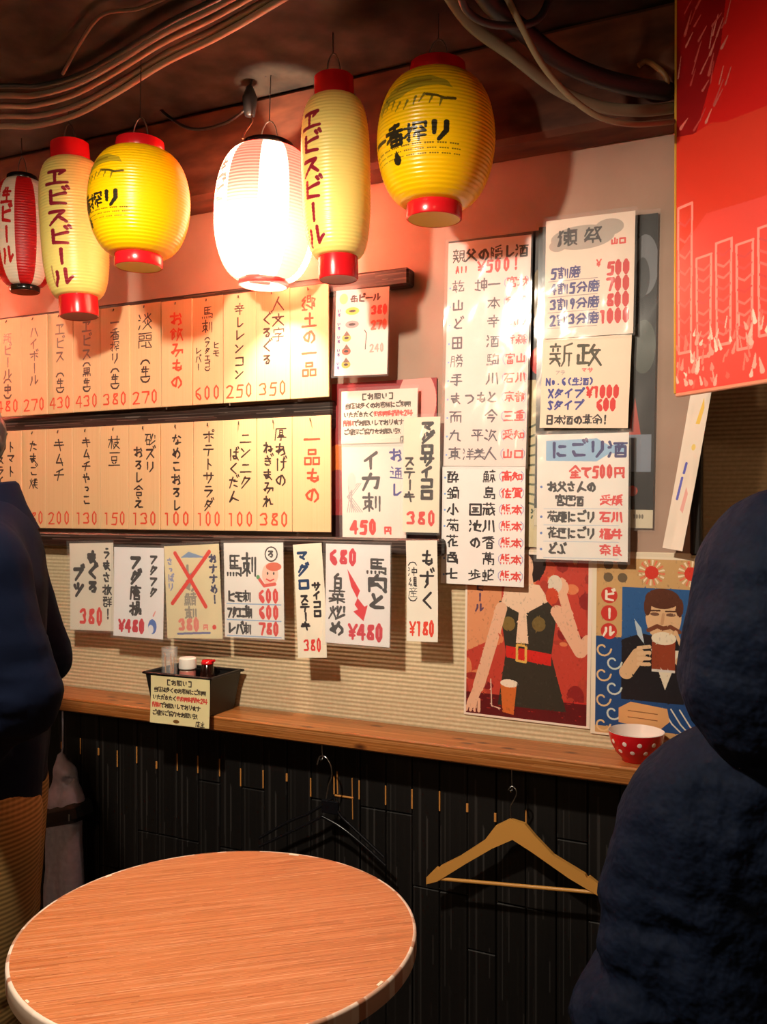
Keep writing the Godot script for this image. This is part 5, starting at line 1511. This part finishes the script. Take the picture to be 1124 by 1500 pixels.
# ---------------------------------------------------------------- hangers and hooks under the shelf
func build_hangers():
	var z := 0.098
	var under := SHELF_Y - 0.04
	# wooden hanger
	var outline := [[748, 1199], [727, 1209], [711, 1230], [674, 1254], [646, 1268], [644, 1272], [640, 1270], [626, 1284], [626, 1294], [642, 1290], [684, 1264], [722, 1242], [752, 1229], [780, 1247], [834, 1285], [879, 1312], [888, 1302], [864, 1283], [861, 1285], [858, 1280], [812, 1252], [786, 1225], [770, 1206]]
	var o3 := on_z(750, 1199, z)
	var pg := PackedVector2Array()
	for q in outline:
		var p := on_z(q[0], q[1], z) - o3
		pg.append(Vector2(p.x, p.y))
	var hw := mat(c8(206, 148, 72), 0.4)
	var h := thing("coat_hanger", "pale wooden coat hanger with trouser bar hung under the shelf", "hanger", o3)
	var b := MB.new()
	b.extrude(pg, -0.006, 0.006)
	obj("shoulders", b.mesh(), hw, h)
	var pa := on_z(642, 1287, z) - o3
	var pb := on_z(880, 1308, z) - o3
	obj("trouser_bar", tubed([pa, pb], 0.0045, 10), hw, h)
	var hk := []
	for q in [[749, 1202], [748, 1182], [753, 1172], [757, 1163], [755, 1155], [749, 1152], [745, 1157]]:
		hk.append(on_z(q[0], q[1], z) - o3)
	obj("hook", tubed(smooth_path(hk, 5), 0.0016, 8), M.steel, h)
	cup_hook("steel cup hook under the shelf holding the wooden hanger", on_z(750, 1156, z), under)
	# black hanger
	var k3 := on_z(489, 1168, z)
	var k := thing("coat_hanger", "black plastic coat hanger with steel hook under the shelf", "hanger", k3)
	var bl := mat(c8(16, 17, 22), 0.25)
	for arm in [[[489, 1168], [497, 1192], [520, 1215], [563, 1256]], [[472, 1196], [500, 1212], [530, 1236], [565, 1268]], [[489, 1168], [455, 1190], [420, 1205], [380, 1228]], [[472, 1196], [440, 1212], [410, 1226], [380, 1240]]]:
		var pts := []
		for q in arm:
			pts.append(on_z(q[0], q[1], z) - k3)
		obj("arm", tubed(smooth_path(pts, 6), 0.004, 8), bl, k)
	var bp := on_z(484, 1182, z) - k3
	obj("neck", boxed(bp, Vector3(0.05, 0.035, 0.009), 0.003), bl, k)
	hk = []
	for q in [[478, 1170], [481, 1152], [486, 1138], [485, 1122], [478, 1110], [469, 1108], [465, 1120]]:
		hk.append(on_z(q[0], q[1], z) - k3)
	obj("hook", tubed(smooth_path(hk, 5), 0.002, 8), M.steel, k)
	cup_hook("steel cup hook under the shelf holding the black hanger", on_z(472, 1110, z), under)
	# cloth bundle near the end of the shelf
	var bt := on_z(93, 1098, z)
	var cl := mat(Color.WHITE, 0.85)
	cl.albedo_texture = noise_tex(51, 0.05, c8(160, 160, 184), c8(192, 192, 212))
	triplanar(cl, 0.3)
	var t := thing("cloth_bundle", "grey cloth bundle with a black band hanging behind the table", "cloth bundle", Vector3(bt.x, bt.y - 0.62, 0.1))
	var dep := 2.45
	var s := dep / FOCAL
	var f := Field.new()
	f.setup(Vector3(-0.11, -0.02, -0.055), Vector3(0.13, 0.66, 0.06), 0.008, noise)
	f.cap(Vector3(-0.005, 0.6, 0), Vector3(0.0, 0.56, 0), 0.012, 0.02, 0.02)
	f.cap(Vector3(-0.005, 0.56, 0), Vector3(-0.015, 0.47, 0), 0.022, 0.03, 0.03)
	f.cap(Vector3(0.03, 0.55, 0), Vector3(0.04, 0.47, 0), 0.02, 0.028, 0.03)
	f.cap(Vector3(-0.02, 0.47, 0), Vector3(-0.03, 0.02, 0), 0.03, 0.042, 0.03)
	f.cap(Vector3(0.035, 0.47, 0), Vector3(0.03, 0.02, 0), 0.03, 0.04, 0.03)
	f.sub_ell(Vector3(0.032, 0.535, 0.03), Vector3(0.014, 0.012, 0.03))
	f.wrinkle(0.006, Vector3(30, 6, 20))
	obj("cloth", f.mesh(), cl, t)
	var bd := MB.new()
	bd.box(Vector3(0.01, 0.43, 0), Vector3(0.155, 0.055, 0.09), 0.012, Basis(Vector3(0, 0, 1), 0.28))
	obj("band", bd.mesh(), M.black, t)
	obj("buckle", boxed(Vector3(0.07, 0.44, 0.046), Vector3(0.006, 0.022, 0.004), 0.001), M.steel, t)
	obj("loop", tubed([Vector3(-0.005, 0.6, 0), Vector3(0.0, 0.63, 0), Vector3(0.0, under - t.position.y, 0)], 0.003, 6), cl, t)

func cup_hook(label: String, at: Vector3, under: float) -> void:
	var o := thing("cup_hook", label, "hook", Vector3(at.x, under, at.z))
	var d := under - at.y
	obj("shank", tubed(smooth_path([Vector3(0, 0, 0), Vector3(0, -d * 0.5, 0), Vector3(0, -d, -0.003), Vector3(0, -d - 0.006, 0.004), Vector3(0, -d, 0.011)], 5), 0.0016, 8), M.steel, o)
	obj("flange", lathed([Vector2(0.0, -0.002), Vector2(0.006, -0.002), Vector2(0.006, 0.0)], 16), M.steel, o)

# ---------------------------------------------------------------- distance-field bodies (surface nets)
class Field:
	var lo := Vector3.ZERO
	var cell := 0.01
	var nx := 0
	var ny := 0
	var nz := 0
	var d := PackedFloat32Array()
	var fn: FastNoiseLite
	func setup(a: Vector3, b: Vector3, c: float, nz_: FastNoiseLite) -> void:
		lo = a
		cell = c
		nx = int((b.x - a.x) / c) + 2
		ny = int((b.y - a.y) / c) + 2
		nz = int((b.z - a.z) / c) + 2
		d.resize(nx * ny * nz)
		d.fill(1.0)
		fn = nz_
	func span(a: Vector3, b: Vector3, m: float) -> Array:
		var p := ((a.min(b) - Vector3.ONE * m) - lo) / cell
		var q := ((a.max(b) + Vector3.ONE * m) - lo) / cell
		return [maxi(0, int(p.x)), mini(nx - 1, int(q.x) + 1), maxi(0, int(p.y)), mini(ny - 1, int(q.y) + 1), maxi(0, int(p.z)), mini(nz - 1, int(q.z) + 1)]
	func mix(i: int, v: float, k: float) -> void:
		var o := d[i]
		var h := maxf(k - absf(o - v), 0.0) / k
		d[i] = minf(o, v) - h * h * k * 0.25
	func cap(a: Vector3, b: Vector3, ra: float, rb: float, k := 0.03) -> void:
		var s := span(a, b, maxf(ra, rb) + k + 3 * cell)
		var ab := b - a
		var l2 := maxf(ab.length_squared(), 1e-9)
		for z in range(s[4], s[5] + 1):
			for y in range(s[2], s[3] + 1):
				var i: int = (z * ny + y) * nx
				for x in range(s[0], s[1] + 1):
					var p := lo + Vector3(x, y, z) * cell - a
					var t := clampf(p.dot(ab) / l2, 0.0, 1.0)
					mix(i + x, (p - ab * t).length() - lerpf(ra, rb, t), k)
	func ell(c: Vector3, r: Vector3, k := 0.03) -> void:
		var s := span(c - r, c + r, k + 3 * cell)
		var m := minf(r.x, minf(r.y, r.z))
		for z in range(s[4], s[5] + 1):
			for y in range(s[2], s[3] + 1):
				var i: int = (z * ny + y) * nx
				for x in range(s[0], s[1] + 1):
					var p := lo + Vector3(x, y, z) * cell - c
					mix(i + x, ((p / r).length() - 1.0) * m, k)
	func sub_ell(c: Vector3, r: Vector3) -> void:
		var s := span(c - r, c + r, 3 * cell)
		var m := minf(r.x, minf(r.y, r.z))
		for z in range(s[4], s[5] + 1):
			for y in range(s[2], s[3] + 1):
				var i: int = (z * ny + y) * nx
				for x in range(s[0], s[1] + 1):
					var p := lo + Vector3(x, y, z) * cell - c
					d[i + x] = maxf(d[i + x], -((p / r).length() - 1.0) * m)
	func cut_below(y0: float) -> void:
		for z in nz:
			for y in ny:
				var i: int = (z * ny + y) * nx
				var v := y0 - (lo.y + y * cell)
				if v > -3 * cell:
					for x in nx:
						d[i + x] = maxf(d[i + x], v)
	func wrinkle(amp: float, fr: Vector3, c := Vector3.ZERO, reach := 99.0) -> void:
		for z in nz:
			for y in ny:
				var i: int = (z * ny + y) * nx
				for x in nx:
					if absf(d[i + x]) < 0.03:
						var p := lo + Vector3(x, y, z) * cell
						var w := 1.0 if reach > 50 else clampf(1.0 - (p - c).length() / reach, 0.0, 1.0)
						if w > 0.0:
							d[i + x] += amp * w * fn.get_noise_3d(p.x * fr.x, p.y * fr.y, p.z * fr.z)
	func mesh() -> ArrayMesh:
		var b := MB.new()
		var at := {}
		var offs := [0, 1, nx, nx + 1, nx * ny, nx * ny + 1, nx * ny + nx, nx * ny + nx + 1]
		for z in nz - 1:
			for y in ny - 1:
				for x in nx - 1:
					var i := (z * ny + y) * nx + x
					if d[i] > 0.9:
						continue
					var mask := 0
					for k in 8:
						if d[i + offs[k]] < 0.0:
							mask |= 1 << k
					if mask == 0 or mask == 255:
						continue
					var sum := Vector3.ZERO
					var cnt := 0
					for e in [[0, 1], [2, 3], [4, 5], [6, 7], [0, 2], [1, 3], [4, 6], [5, 7], [0, 4], [1, 5], [2, 6], [3, 7]]:
						var a: int = e[0]
						var c: int = e[1]
						var va := d[i + offs[a]]
						var vc := d[i + offs[c]]
						if (va < 0.0) != (vc < 0.0):
							var t := va / (va - vc)
							sum += Vector3(a & 1, (a >> 1) & 1, a >> 2).lerp(Vector3(c & 1, (c >> 1) & 1, c >> 2), t)
							cnt += 1
					var g := Vector3(d[i + 1] + d[i + offs[3]] + d[i + offs[5]] + d[i + offs[7]] - d[i] - d[i + offs[2]] - d[i + offs[4]] - d[i + offs[6]], d[i + offs[2]] + d[i + offs[3]] + d[i + offs[6]] + d[i + offs[7]] - d[i] - d[i + 1] - d[i + offs[4]] - d[i + offs[5]], d[i + offs[4]] + d[i + offs[5]] + d[i + offs[6]] + d[i + offs[7]] - d[i] - d[i + 1] - d[i + offs[2]] - d[i + offs[3]])
					at[i] = b.add(lo + (Vector3(x, y, z) + sum / cnt) * cell, g.normalized())
		for i in at:
			var a := d[i]
			for q in [[1, nx, nx * ny], [nx, 1, nx * ny], [nx * ny, 1, nx]]:
				if (a < 0.0) != (d[i + q[0]] < 0.0):
					var u: int = q[1]
					var w: int = q[2]
					if at.has(i - u) and at.has(i - w) and at.has(i - u - w):
						b.quad(at[i], at[i - u], at[i - u - w], at[i - w])
		return b.mesh()

func shoe(side: float) -> ArrayMesh:
	var f := Field.new()
	f.setup(Vector3(side * 0.1 - 0.07, -0.01, -0.12), Vector3(side * 0.1 + 0.07, 0.14, 0.22), 0.01, noise)
	f.cap(Vector3(side * 0.1, 0.045, -0.05), Vector3(side * 0.11, 0.04, 0.14), 0.042, 0.04, 0.02)
	f.cap(Vector3(side * 0.1, 0.1, -0.03), Vector3(side * 0.1, 0.05, -0.03), 0.045, 0.042, 0.03)
	f.cut_below(0.0)
	return f.mesh()

func head_parts(f: Field, y: float, fw := 0.0) -> void:      # skull, jaw, nose, ears, brow; y is the level of the eyes
	f.ell(Vector3(0, y + 0.02, fw + -0.008), Vector3(0.074, 0.1, 0.094), 0.02)
	f.ell(Vector3(0, y - 0.055, fw + 0.024), Vector3(0.054, 0.06, 0.06), 0.03)
	f.cap(Vector3(0, y + 0.005, fw + 0.084), Vector3(0, y - 0.03, fw + 0.102), 0.009, 0.013, 0.014)
	for s in [-1.0, 1.0]:
		f.ell(Vector3(s * 0.078, y - 0.01, fw + -0.008), Vector3(0.009, 0.03, 0.018), 0.008)
		f.cap(Vector3(s * 0.014, y + 0.018, fw + 0.084), Vector3(s * 0.048, y + 0.02, fw + 0.07), 0.008, 0.008, 0.012)
		f.sub_ell(Vector3(s * 0.032, y, fw + 0.094), Vector3(0.016, 0.01, 0.014))
		f.cap(Vector3(s * 0.018, y - 0.064, fw + 0.078), Vector3(0, y - 0.062, fw + 0.086), 0.007, 0.008, 0.008)

func build_people():
	var fwd := Vector3(-sin(deg_to_rad(YAW)), 0, -cos(deg_to_rad(YAW)))
	var right := Vector3(cos(deg_to_rad(YAW)), 0, -sin(deg_to_rad(YAW)))
	var skin := mat(c8(214, 150, 116), 0.55)
	skin.subsurf_scatter_enabled = true
	skin.subsurf_scatter_strength = 0.1
	var hair := mat(c8(24, 18, 16), 0.5)
	var eye := mat(c8(30, 22, 20), 0.2)
	var shoe_m := mat(c8(30, 26, 24), 0.4)
	# --- person in a navy fleece, side on, hand in pocket
	var dep := 1.72
	var base := Vector3(EYE.x, 0, EYE.z) + right * ((-38.0 - 562.0) / FOCAL * dep) + fwd * dep
	var face := (-right * 0.95 + -fwd * 0.3).normalized()
	var p := thing("person", "person in navy fleece jacket and beige ribbed trousers, hand in pocket", "person", base, atan2(face.x, face.z))
	var f := Field.new()
	f.setup(Vector3(-0.3, 0.04, -0.2), Vector3(0.3, 1.86, 0.2), 0.013, noise)
	head_parts(f, 1.645, 0.07)
	f.cap(Vector3(0, 1.62, 0.045), Vector3(0, 1.45, -0.02), 0.056, 0.06, 0.03)
	f.cap(Vector3(-0.13, 1.41, -0.01), Vector3(0.13, 1.41, -0.01), 0.05, 0.05, 0.03)
	f.cap(Vector3(0, 1.4, 0), Vector3(0, 1.0, 0), 0.08, 0.08, 0.04)
	for s in [-1.0, 1.0]:
		f.cap(Vector3(s * 0.085, 0.95, 0), Vector3(s * 0.095, 0.5, 0.01), 0.075, 0.052, 0.04)
		f.cap(Vector3(s * 0.095, 0.5, 0.01), Vector3(s * 0.1, 0.08, -0.02), 0.05, 0.035, 0.03)
	obj("body", f.mesh(), skin, p)
	f = Field.new()
	f.setup(Vector3(-0.1, 1.55, -0.12), Vector3(0.1, 1.8, 0.18), 0.009, noise)
	f.ell(Vector3(0, 1.682, 0.052), Vector3(0.087, 0.1, 0.1), 0.02)
	f.cap(Vector3(0, 1.64, -0.005), Vector3(0, 1.6, 0.005), 0.05, 0.04, 0.03)
	f.sub_ell(Vector3(0, 1.63, 0.17), Vector3(0.085, 0.085, 0.1))
	f.wrinkle(0.01, Vector3(40, 10, 40))
	obj("hair", f.mesh(), hair, p)
	for s in [-1.0, 1.0]:
		obj("eye", lathed([Vector2(0.0, -0.008), Vector2(0.009, -0.004), Vector2(0.009, 0.004), Vector2(0.0, 0.008)], 12), eye, p).position = Vector3(s * 0.032, 1.645, 0.148)
	var navy := mat(Color.WHITE, 0.9, 0.2)
	navy.albedo_texture = noise_tex(61, 0.2, c8(3, 8, 22), c8(6, 14, 36))
	triplanar(navy, 0.12, false)
	f = Field.new()
	f.setup(Vector3(-0.38, 0.86, -0.3), Vector3(0.38, 1.58, 0.3), 0.011, noise)
	f.cap(Vector3(0, 1.43, -0.02), Vector3(0, 1.0, 0.0), 0.105, 0.115, 0.04)
	for s in [-1.0, 1.0]:
		f.cap(Vector3(s * 0.085, 1.36, -0.005), Vector3(s * 0.075, 1.1, 0.0), 0.118, 0.118, 0.06)
		f.cap(Vector3(s * 0.075, 1.1, 0.0), Vector3(s * 0.09, 0.92, 0.0), 0.118, 0.128, 0.05)
		f.cap(Vector3(s * 0.06, 1.475, -0.025), Vector3(s * 0.2, 1.42, -0.035), 0.055, 0.072, 0.05)
		f.cap(Vector3(s * 0.2, 1.39, -0.04), Vector3(s * 0.235, 1.19, -0.1), 0.074, 0.068, 0.03)
		f.cap(Vector3(s * 0.235, 1.19, -0.1), Vector3(s * 0.165, 1.02, 0.09), 0.066, 0.055, 0.025)
		f.wrinkle(0.016, Vector3(5, 20, 5), Vector3(s * 0.25, 1.17, -0.05), 0.2)
	f.wrinkle(0.006, Vector3(7, 4, 7))
	f.cut_below(0.955)
	var jk := obj("jacket", f.mesh(), navy, p)
	# stand collar
	var col := MB.new()
	col.lathe([Vector2(0.112, -0.03), Vector2(0.096, 0.02), Vector2(0.088, 0.062), Vector2(0.083, 0.068), Vector2(0.078, 0.063), Vector2(0.082, 0.0)], 40)
	var cj := obj("collar", col.mesh(), navy, jk)
	cj.position = Vector3(0, 1.487, -0.004)
	cj.rotation = Vector3(deg_to_rad(9), 0, 0)
	obj("shirt_collar", lathed([Vector2(0.078, 1.46), Vector2(0.073, 1.53), Vector2(0.07, 1.532), Vector2(0.068, 1.47)], 36), mat(c8(110, 104, 100), 0.9), p).position = Vector3(0, 0, 0.006)
	var ribs := Image.create(32, 128, false, Image.FORMAT_RGB8)
	for y in 128:
		var t := 0.5 + 0.5 * sin(TAU * y / 16.0)
		ribs.fill_rect(Rect2i(0, y, 32, 1), c8(150, 120, 72).lerp(c8(100, 78, 44), t))
	var tr := mat(Color.WHITE, 0.9, 0.3)
	tr.albedo_texture = tex_of(ribs)
	triplanar(tr, 0.07, false)
	f = Field.new()
	f.setup(Vector3(-0.3, 0.05, -0.2), Vector3(0.3, 1.06, 0.2), 0.013, noise)
	for s in [-1.0, 1.0]:
		f.cap(Vector3(s * 0.095, 0.94, 0), Vector3(s * 0.12, 0.5, 0.01), 0.13, 0.105, 0.04)
		f.cap(Vector3(s * 0.12, 0.5, 0.01), Vector3(s * 0.115, 0.1, -0.02), 0.105, 0.085, 0.03)
		f.wrinkle(0.02, Vector3(10, 16, 10), Vector3(s * 0.1, 0.5, 0), 0.3)
	f.cut_below(0.075)
	obj("trousers", f.mesh(), tr, p)
	for s in [-1.0, 1.0]:
		obj("shoe", shoe(s), shoe_m, p)
	# --- person in a dark hooded coat, back turned
	dep = 1.1
	base = Vector3(EYE.x, 0, EYE.z) + right * ((1182.0 - 562.0) / FOCAL * dep) + fwd * dep
	face = (fwd * 0.93 + right * 0.37).normalized()
	var q := thing("person", "person in dark blue hooded coat with the hood up, back turned", "person", base, atan2(face.x, face.z))
	f = Field.new()
	f.setup(Vector3(-0.26, 0.04, -0.18), Vector3(0.26, 1.54, 0.18), 0.013, noise)
	head_parts(f, 1.4)
	f.cap(Vector3(0, 1.36, -0.01), Vector3(0, 1.2, -0.02), 0.05, 0.055, 0.03)
	f.cap(Vector3(-0.1, 1.17, -0.01), Vector3(0.1, 1.17, -0.01), 0.055, 0.055, 0.05)
	f.cap(Vector3(0, 1.17, 0), Vector3(0, 0.85, 0), 0.09, 0.09, 0.06)
	for s in [-1.0, 1.0]:
		f.cap(Vector3(s * 0.075, 0.8, 0), Vector3(s * 0.085, 0.43, 0.01), 0.07, 0.048, 0.04)
		f.cap(Vector3(s * 0.085, 0.43, 0.01), Vector3(s * 0.09, 0.08, -0.02), 0.046, 0.034, 0.03)
	obj("body", f.mesh(), skin, q)
	for s in [-1.0, 1.0]:
		obj("eye", lathed([Vector2(0.0, -0.008), Vector2(0.009, -0.004), Vector2(0.009, 0.004), Vector2(0.0, 0.008)], 12), eye, q).position = Vector3(s * 0.032, 1.4, 0.078)
	f = Field.new()
	f.setup(Vector3(-0.1, 1.3, -0.13), Vector3(0.1, 1.56, 0.12), 0.01, noise)
	f.ell(Vector3(0, 1.432, -0.018), Vector3(0.086, 0.096, 0.1), 0.02)
	f.sub_ell(Vector3(0, 1.385, 0.1), Vector3(0.085, 0.085, 0.1))
	obj("hair", f.mesh(), hair, q)
	var coat := mat(Color.WHITE, 0.75, 0.2)
	coat.albedo_texture = noise_tex(71, 0.15, c8(5, 12, 26), c8(11, 23, 44))
	coat.heightmap_enabled = true
	coat.heightmap_texture = noise_tex(73, 0.012, Color.BLACK, Color.WHITE)
	coat.heightmap_scale = 1.6
	triplanar(coat, 0.35, false)
	f = Field.new()
	f.setup(Vector3(-0.44, 0.5, -0.3), Vector3(0.44, 1.6, 0.3), 0.012, noise)
	# hood, sewn on at the neck
	f.cap(Vector3(0, 1.2, -0.02), Vector3(0, 1.22, -0.02), 0.09, 0.085, 0.03)
	var hf := Field.new()
	hf.setup(Vector3(-0.2, 1.14, -0.24), Vector3(0.2, 1.6, 0.18), 0.01, noise)
	hf.ell(Vector3(0, 1.38, -0.015), Vector3(0.142, 0.165, 0.15), 0.03)
	hf.ell(Vector3(0, 1.315, -0.05), Vector3(0.142, 0.13, 0.125), 0.05)
	hf.wrinkle(0.014, Vector3(5, 5, 5))
	hf.wrinkle(0.014, Vector3(6, 16, 6), Vector3(0, 1.22, -0.12), 0.2)
	hf.sub_ell(Vector3(0, 1.375, 0.09), Vector3(0.1, 0.13, 0.14))
	for s in [-1.0, 1.0]:
		f.cap(Vector3(s * 0.05, 1.19, -0.02), Vector3(s * 0.14, 1.125, -0.01), 0.06, 0.066, 0.03)
		f.cap(Vector3(s * 0.08, 1.1, 0), Vector3(s * 0.09, 0.8, 0.0), 0.125, 0.14, 0.06)
		f.cap(Vector3(s * 0.09, 0.8, 0), Vector3(s * 0.12, 0.58, 0.0), 0.14, 0.16, 0.05)
		f.cap(Vector3(s * 0.155, 1.09, -0.01), Vector3(s * 0.2, 0.88, -0.05), 0.074, 0.07, 0.018)
		f.cap(Vector3(s * 0.2, 0.88, -0.05), Vector3(s * 0.225, 0.68, 0.1), 0.07, 0.062, 0.018)
		f.wrinkle(0.034, Vector3(4, 13, 6), Vector3(s * 0.2, 0.93, -0.05), 0.24)
	f.wrinkle(0.01, Vector3(6, 4, 6))
	f.wrinkle(0.012, Vector3(7, 14, 7), Vector3(0, 1.2, -0.1), 0.22)
	f.cut_below(0.56)
	var ct := obj("coat", f.mesh(), coat, q)
	obj("hood", hf.mesh(), coat, ct)
	var jeans := mat(c8(26, 28, 36), 0.85)
	f = Field.new()
	f.setup(Vector3(-0.26, 0.05, -0.18), Vector3(0.26, 0.76, 0.18), 0.014, noise)
	for s in [-1.0, 1.0]:
		f.cap(Vector3(s * 0.07, 0.7, 0), Vector3(s * 0.09, 0.42, 0.01), 0.11, 0.082, 0.04)
		f.cap(Vector3(s * 0.09, 0.42, 0.01), Vector3(s * 0.095, 0.1, -0.02), 0.08, 0.07, 0.03)
	f.cut_below(0.075)
	obj("trousers", f.mesh(), jeans, q)
	for s in [-1.0, 1.0]:
		obj("shoe", shoe(s), shoe_m, q)

# ---------------------------------------------------------------- lamps out of the frame: the table pendant and added fill globes
const KEY_ENERGY := 2.8
const FILL_ENERGY := 0.7

func lamp_light(o: Node3D, col: Color, energy: float, size: float, at := Vector3.ZERO) -> void:
	var l := OmniLight3D.new()
	l.name = "bulb_light"
	l.light_color = col
	l.light_energy = energy
	l.light_size = size
	l.omni_range = 9.0
	l.omni_attenuation = 2.0
	l.shadow_enabled = true
	l.position = at
	o.add_child(l)

func build_pendant_and_fill():
	var gm := mat(c8(255, 236, 206), 0.4)
	gm.emission_enabled = true
	gm.emission = Color(1.0, 0.86, 0.68)
	gm.emission_energy_multiplier = 3.0
	var globe := [Vector2(0.0, -0.1), Vector2(0.05, -0.087), Vector2(0.087, -0.05), Vector2(0.1, 0.0), Vector2(0.087, 0.05), Vector2(0.05, 0.087), Vector2(0.0, 0.1)]
	var o: Node3D
	# enamel shade over the table
	o = thing("pendant_lamp", "pendant lamp with a dark enamel shade hanging over the round table", "lamp", KEY_AT)
	var small := []
	for q in globe:
		small.append(q * 0.38)
	obj("bulb", lathed(small, 24), gm, o)
	obj("shade", lathed([Vector2(0.15, KEY_CUT), Vector2(0.147, KEY_CUT + 0.004), Vector2(0.1, KEY_CUT + 0.075), Vector2(0.03, KEY_CUT + 0.12), Vector2(0.0, KEY_CUT + 0.125)], 40), mat(c8(40, 44, 46), 0.4), o)
	obj("lead", tubed([Vector3(0, KEY_CUT + 0.12, 0), Vector3(0, CEIL - KEY_AT.y, 0)], 0.004, 8), M.black, o)
	lamp_light(o, Color(1.0, 0.935, 0.84), KEY_ENERGY, 0.035)
	var fill_globes := [["added white globe lamp giving fill light from the aisle side", Vector3(-1.6, 2.2, 3.2), 1.0], ["added white globe lamp giving fill light from the far side", Vector3(0.7, 2.25, 3.7), 0.6]]  # globes added unseen behind the camera, only to fill the room with light
	for q in fill_globes:
		o = thing("pendant_lamp", q[0], "lamp", q[1])
		obj("globe", lathed(globe, 32), gm, o)
		obj("lead", tubed([Vector3(0, 0.1, 0), Vector3(0, CEIL - q[1].y, 0)], 0.004, 8), M.black, o)
		obj("cap", lathed([Vector2(0.055, 0.085), Vector2(0.045, 0.105), Vector2(0.0, 0.12)], 24), M.black, o)
		lamp_light(o, Color(1.0, 0.80, 0.62), FILL_ENERGY * q[2], 0.1)

const KEY_AT := Vector3(-1.0, 2.26, 1.4)
const KEY_CUT := 0.0
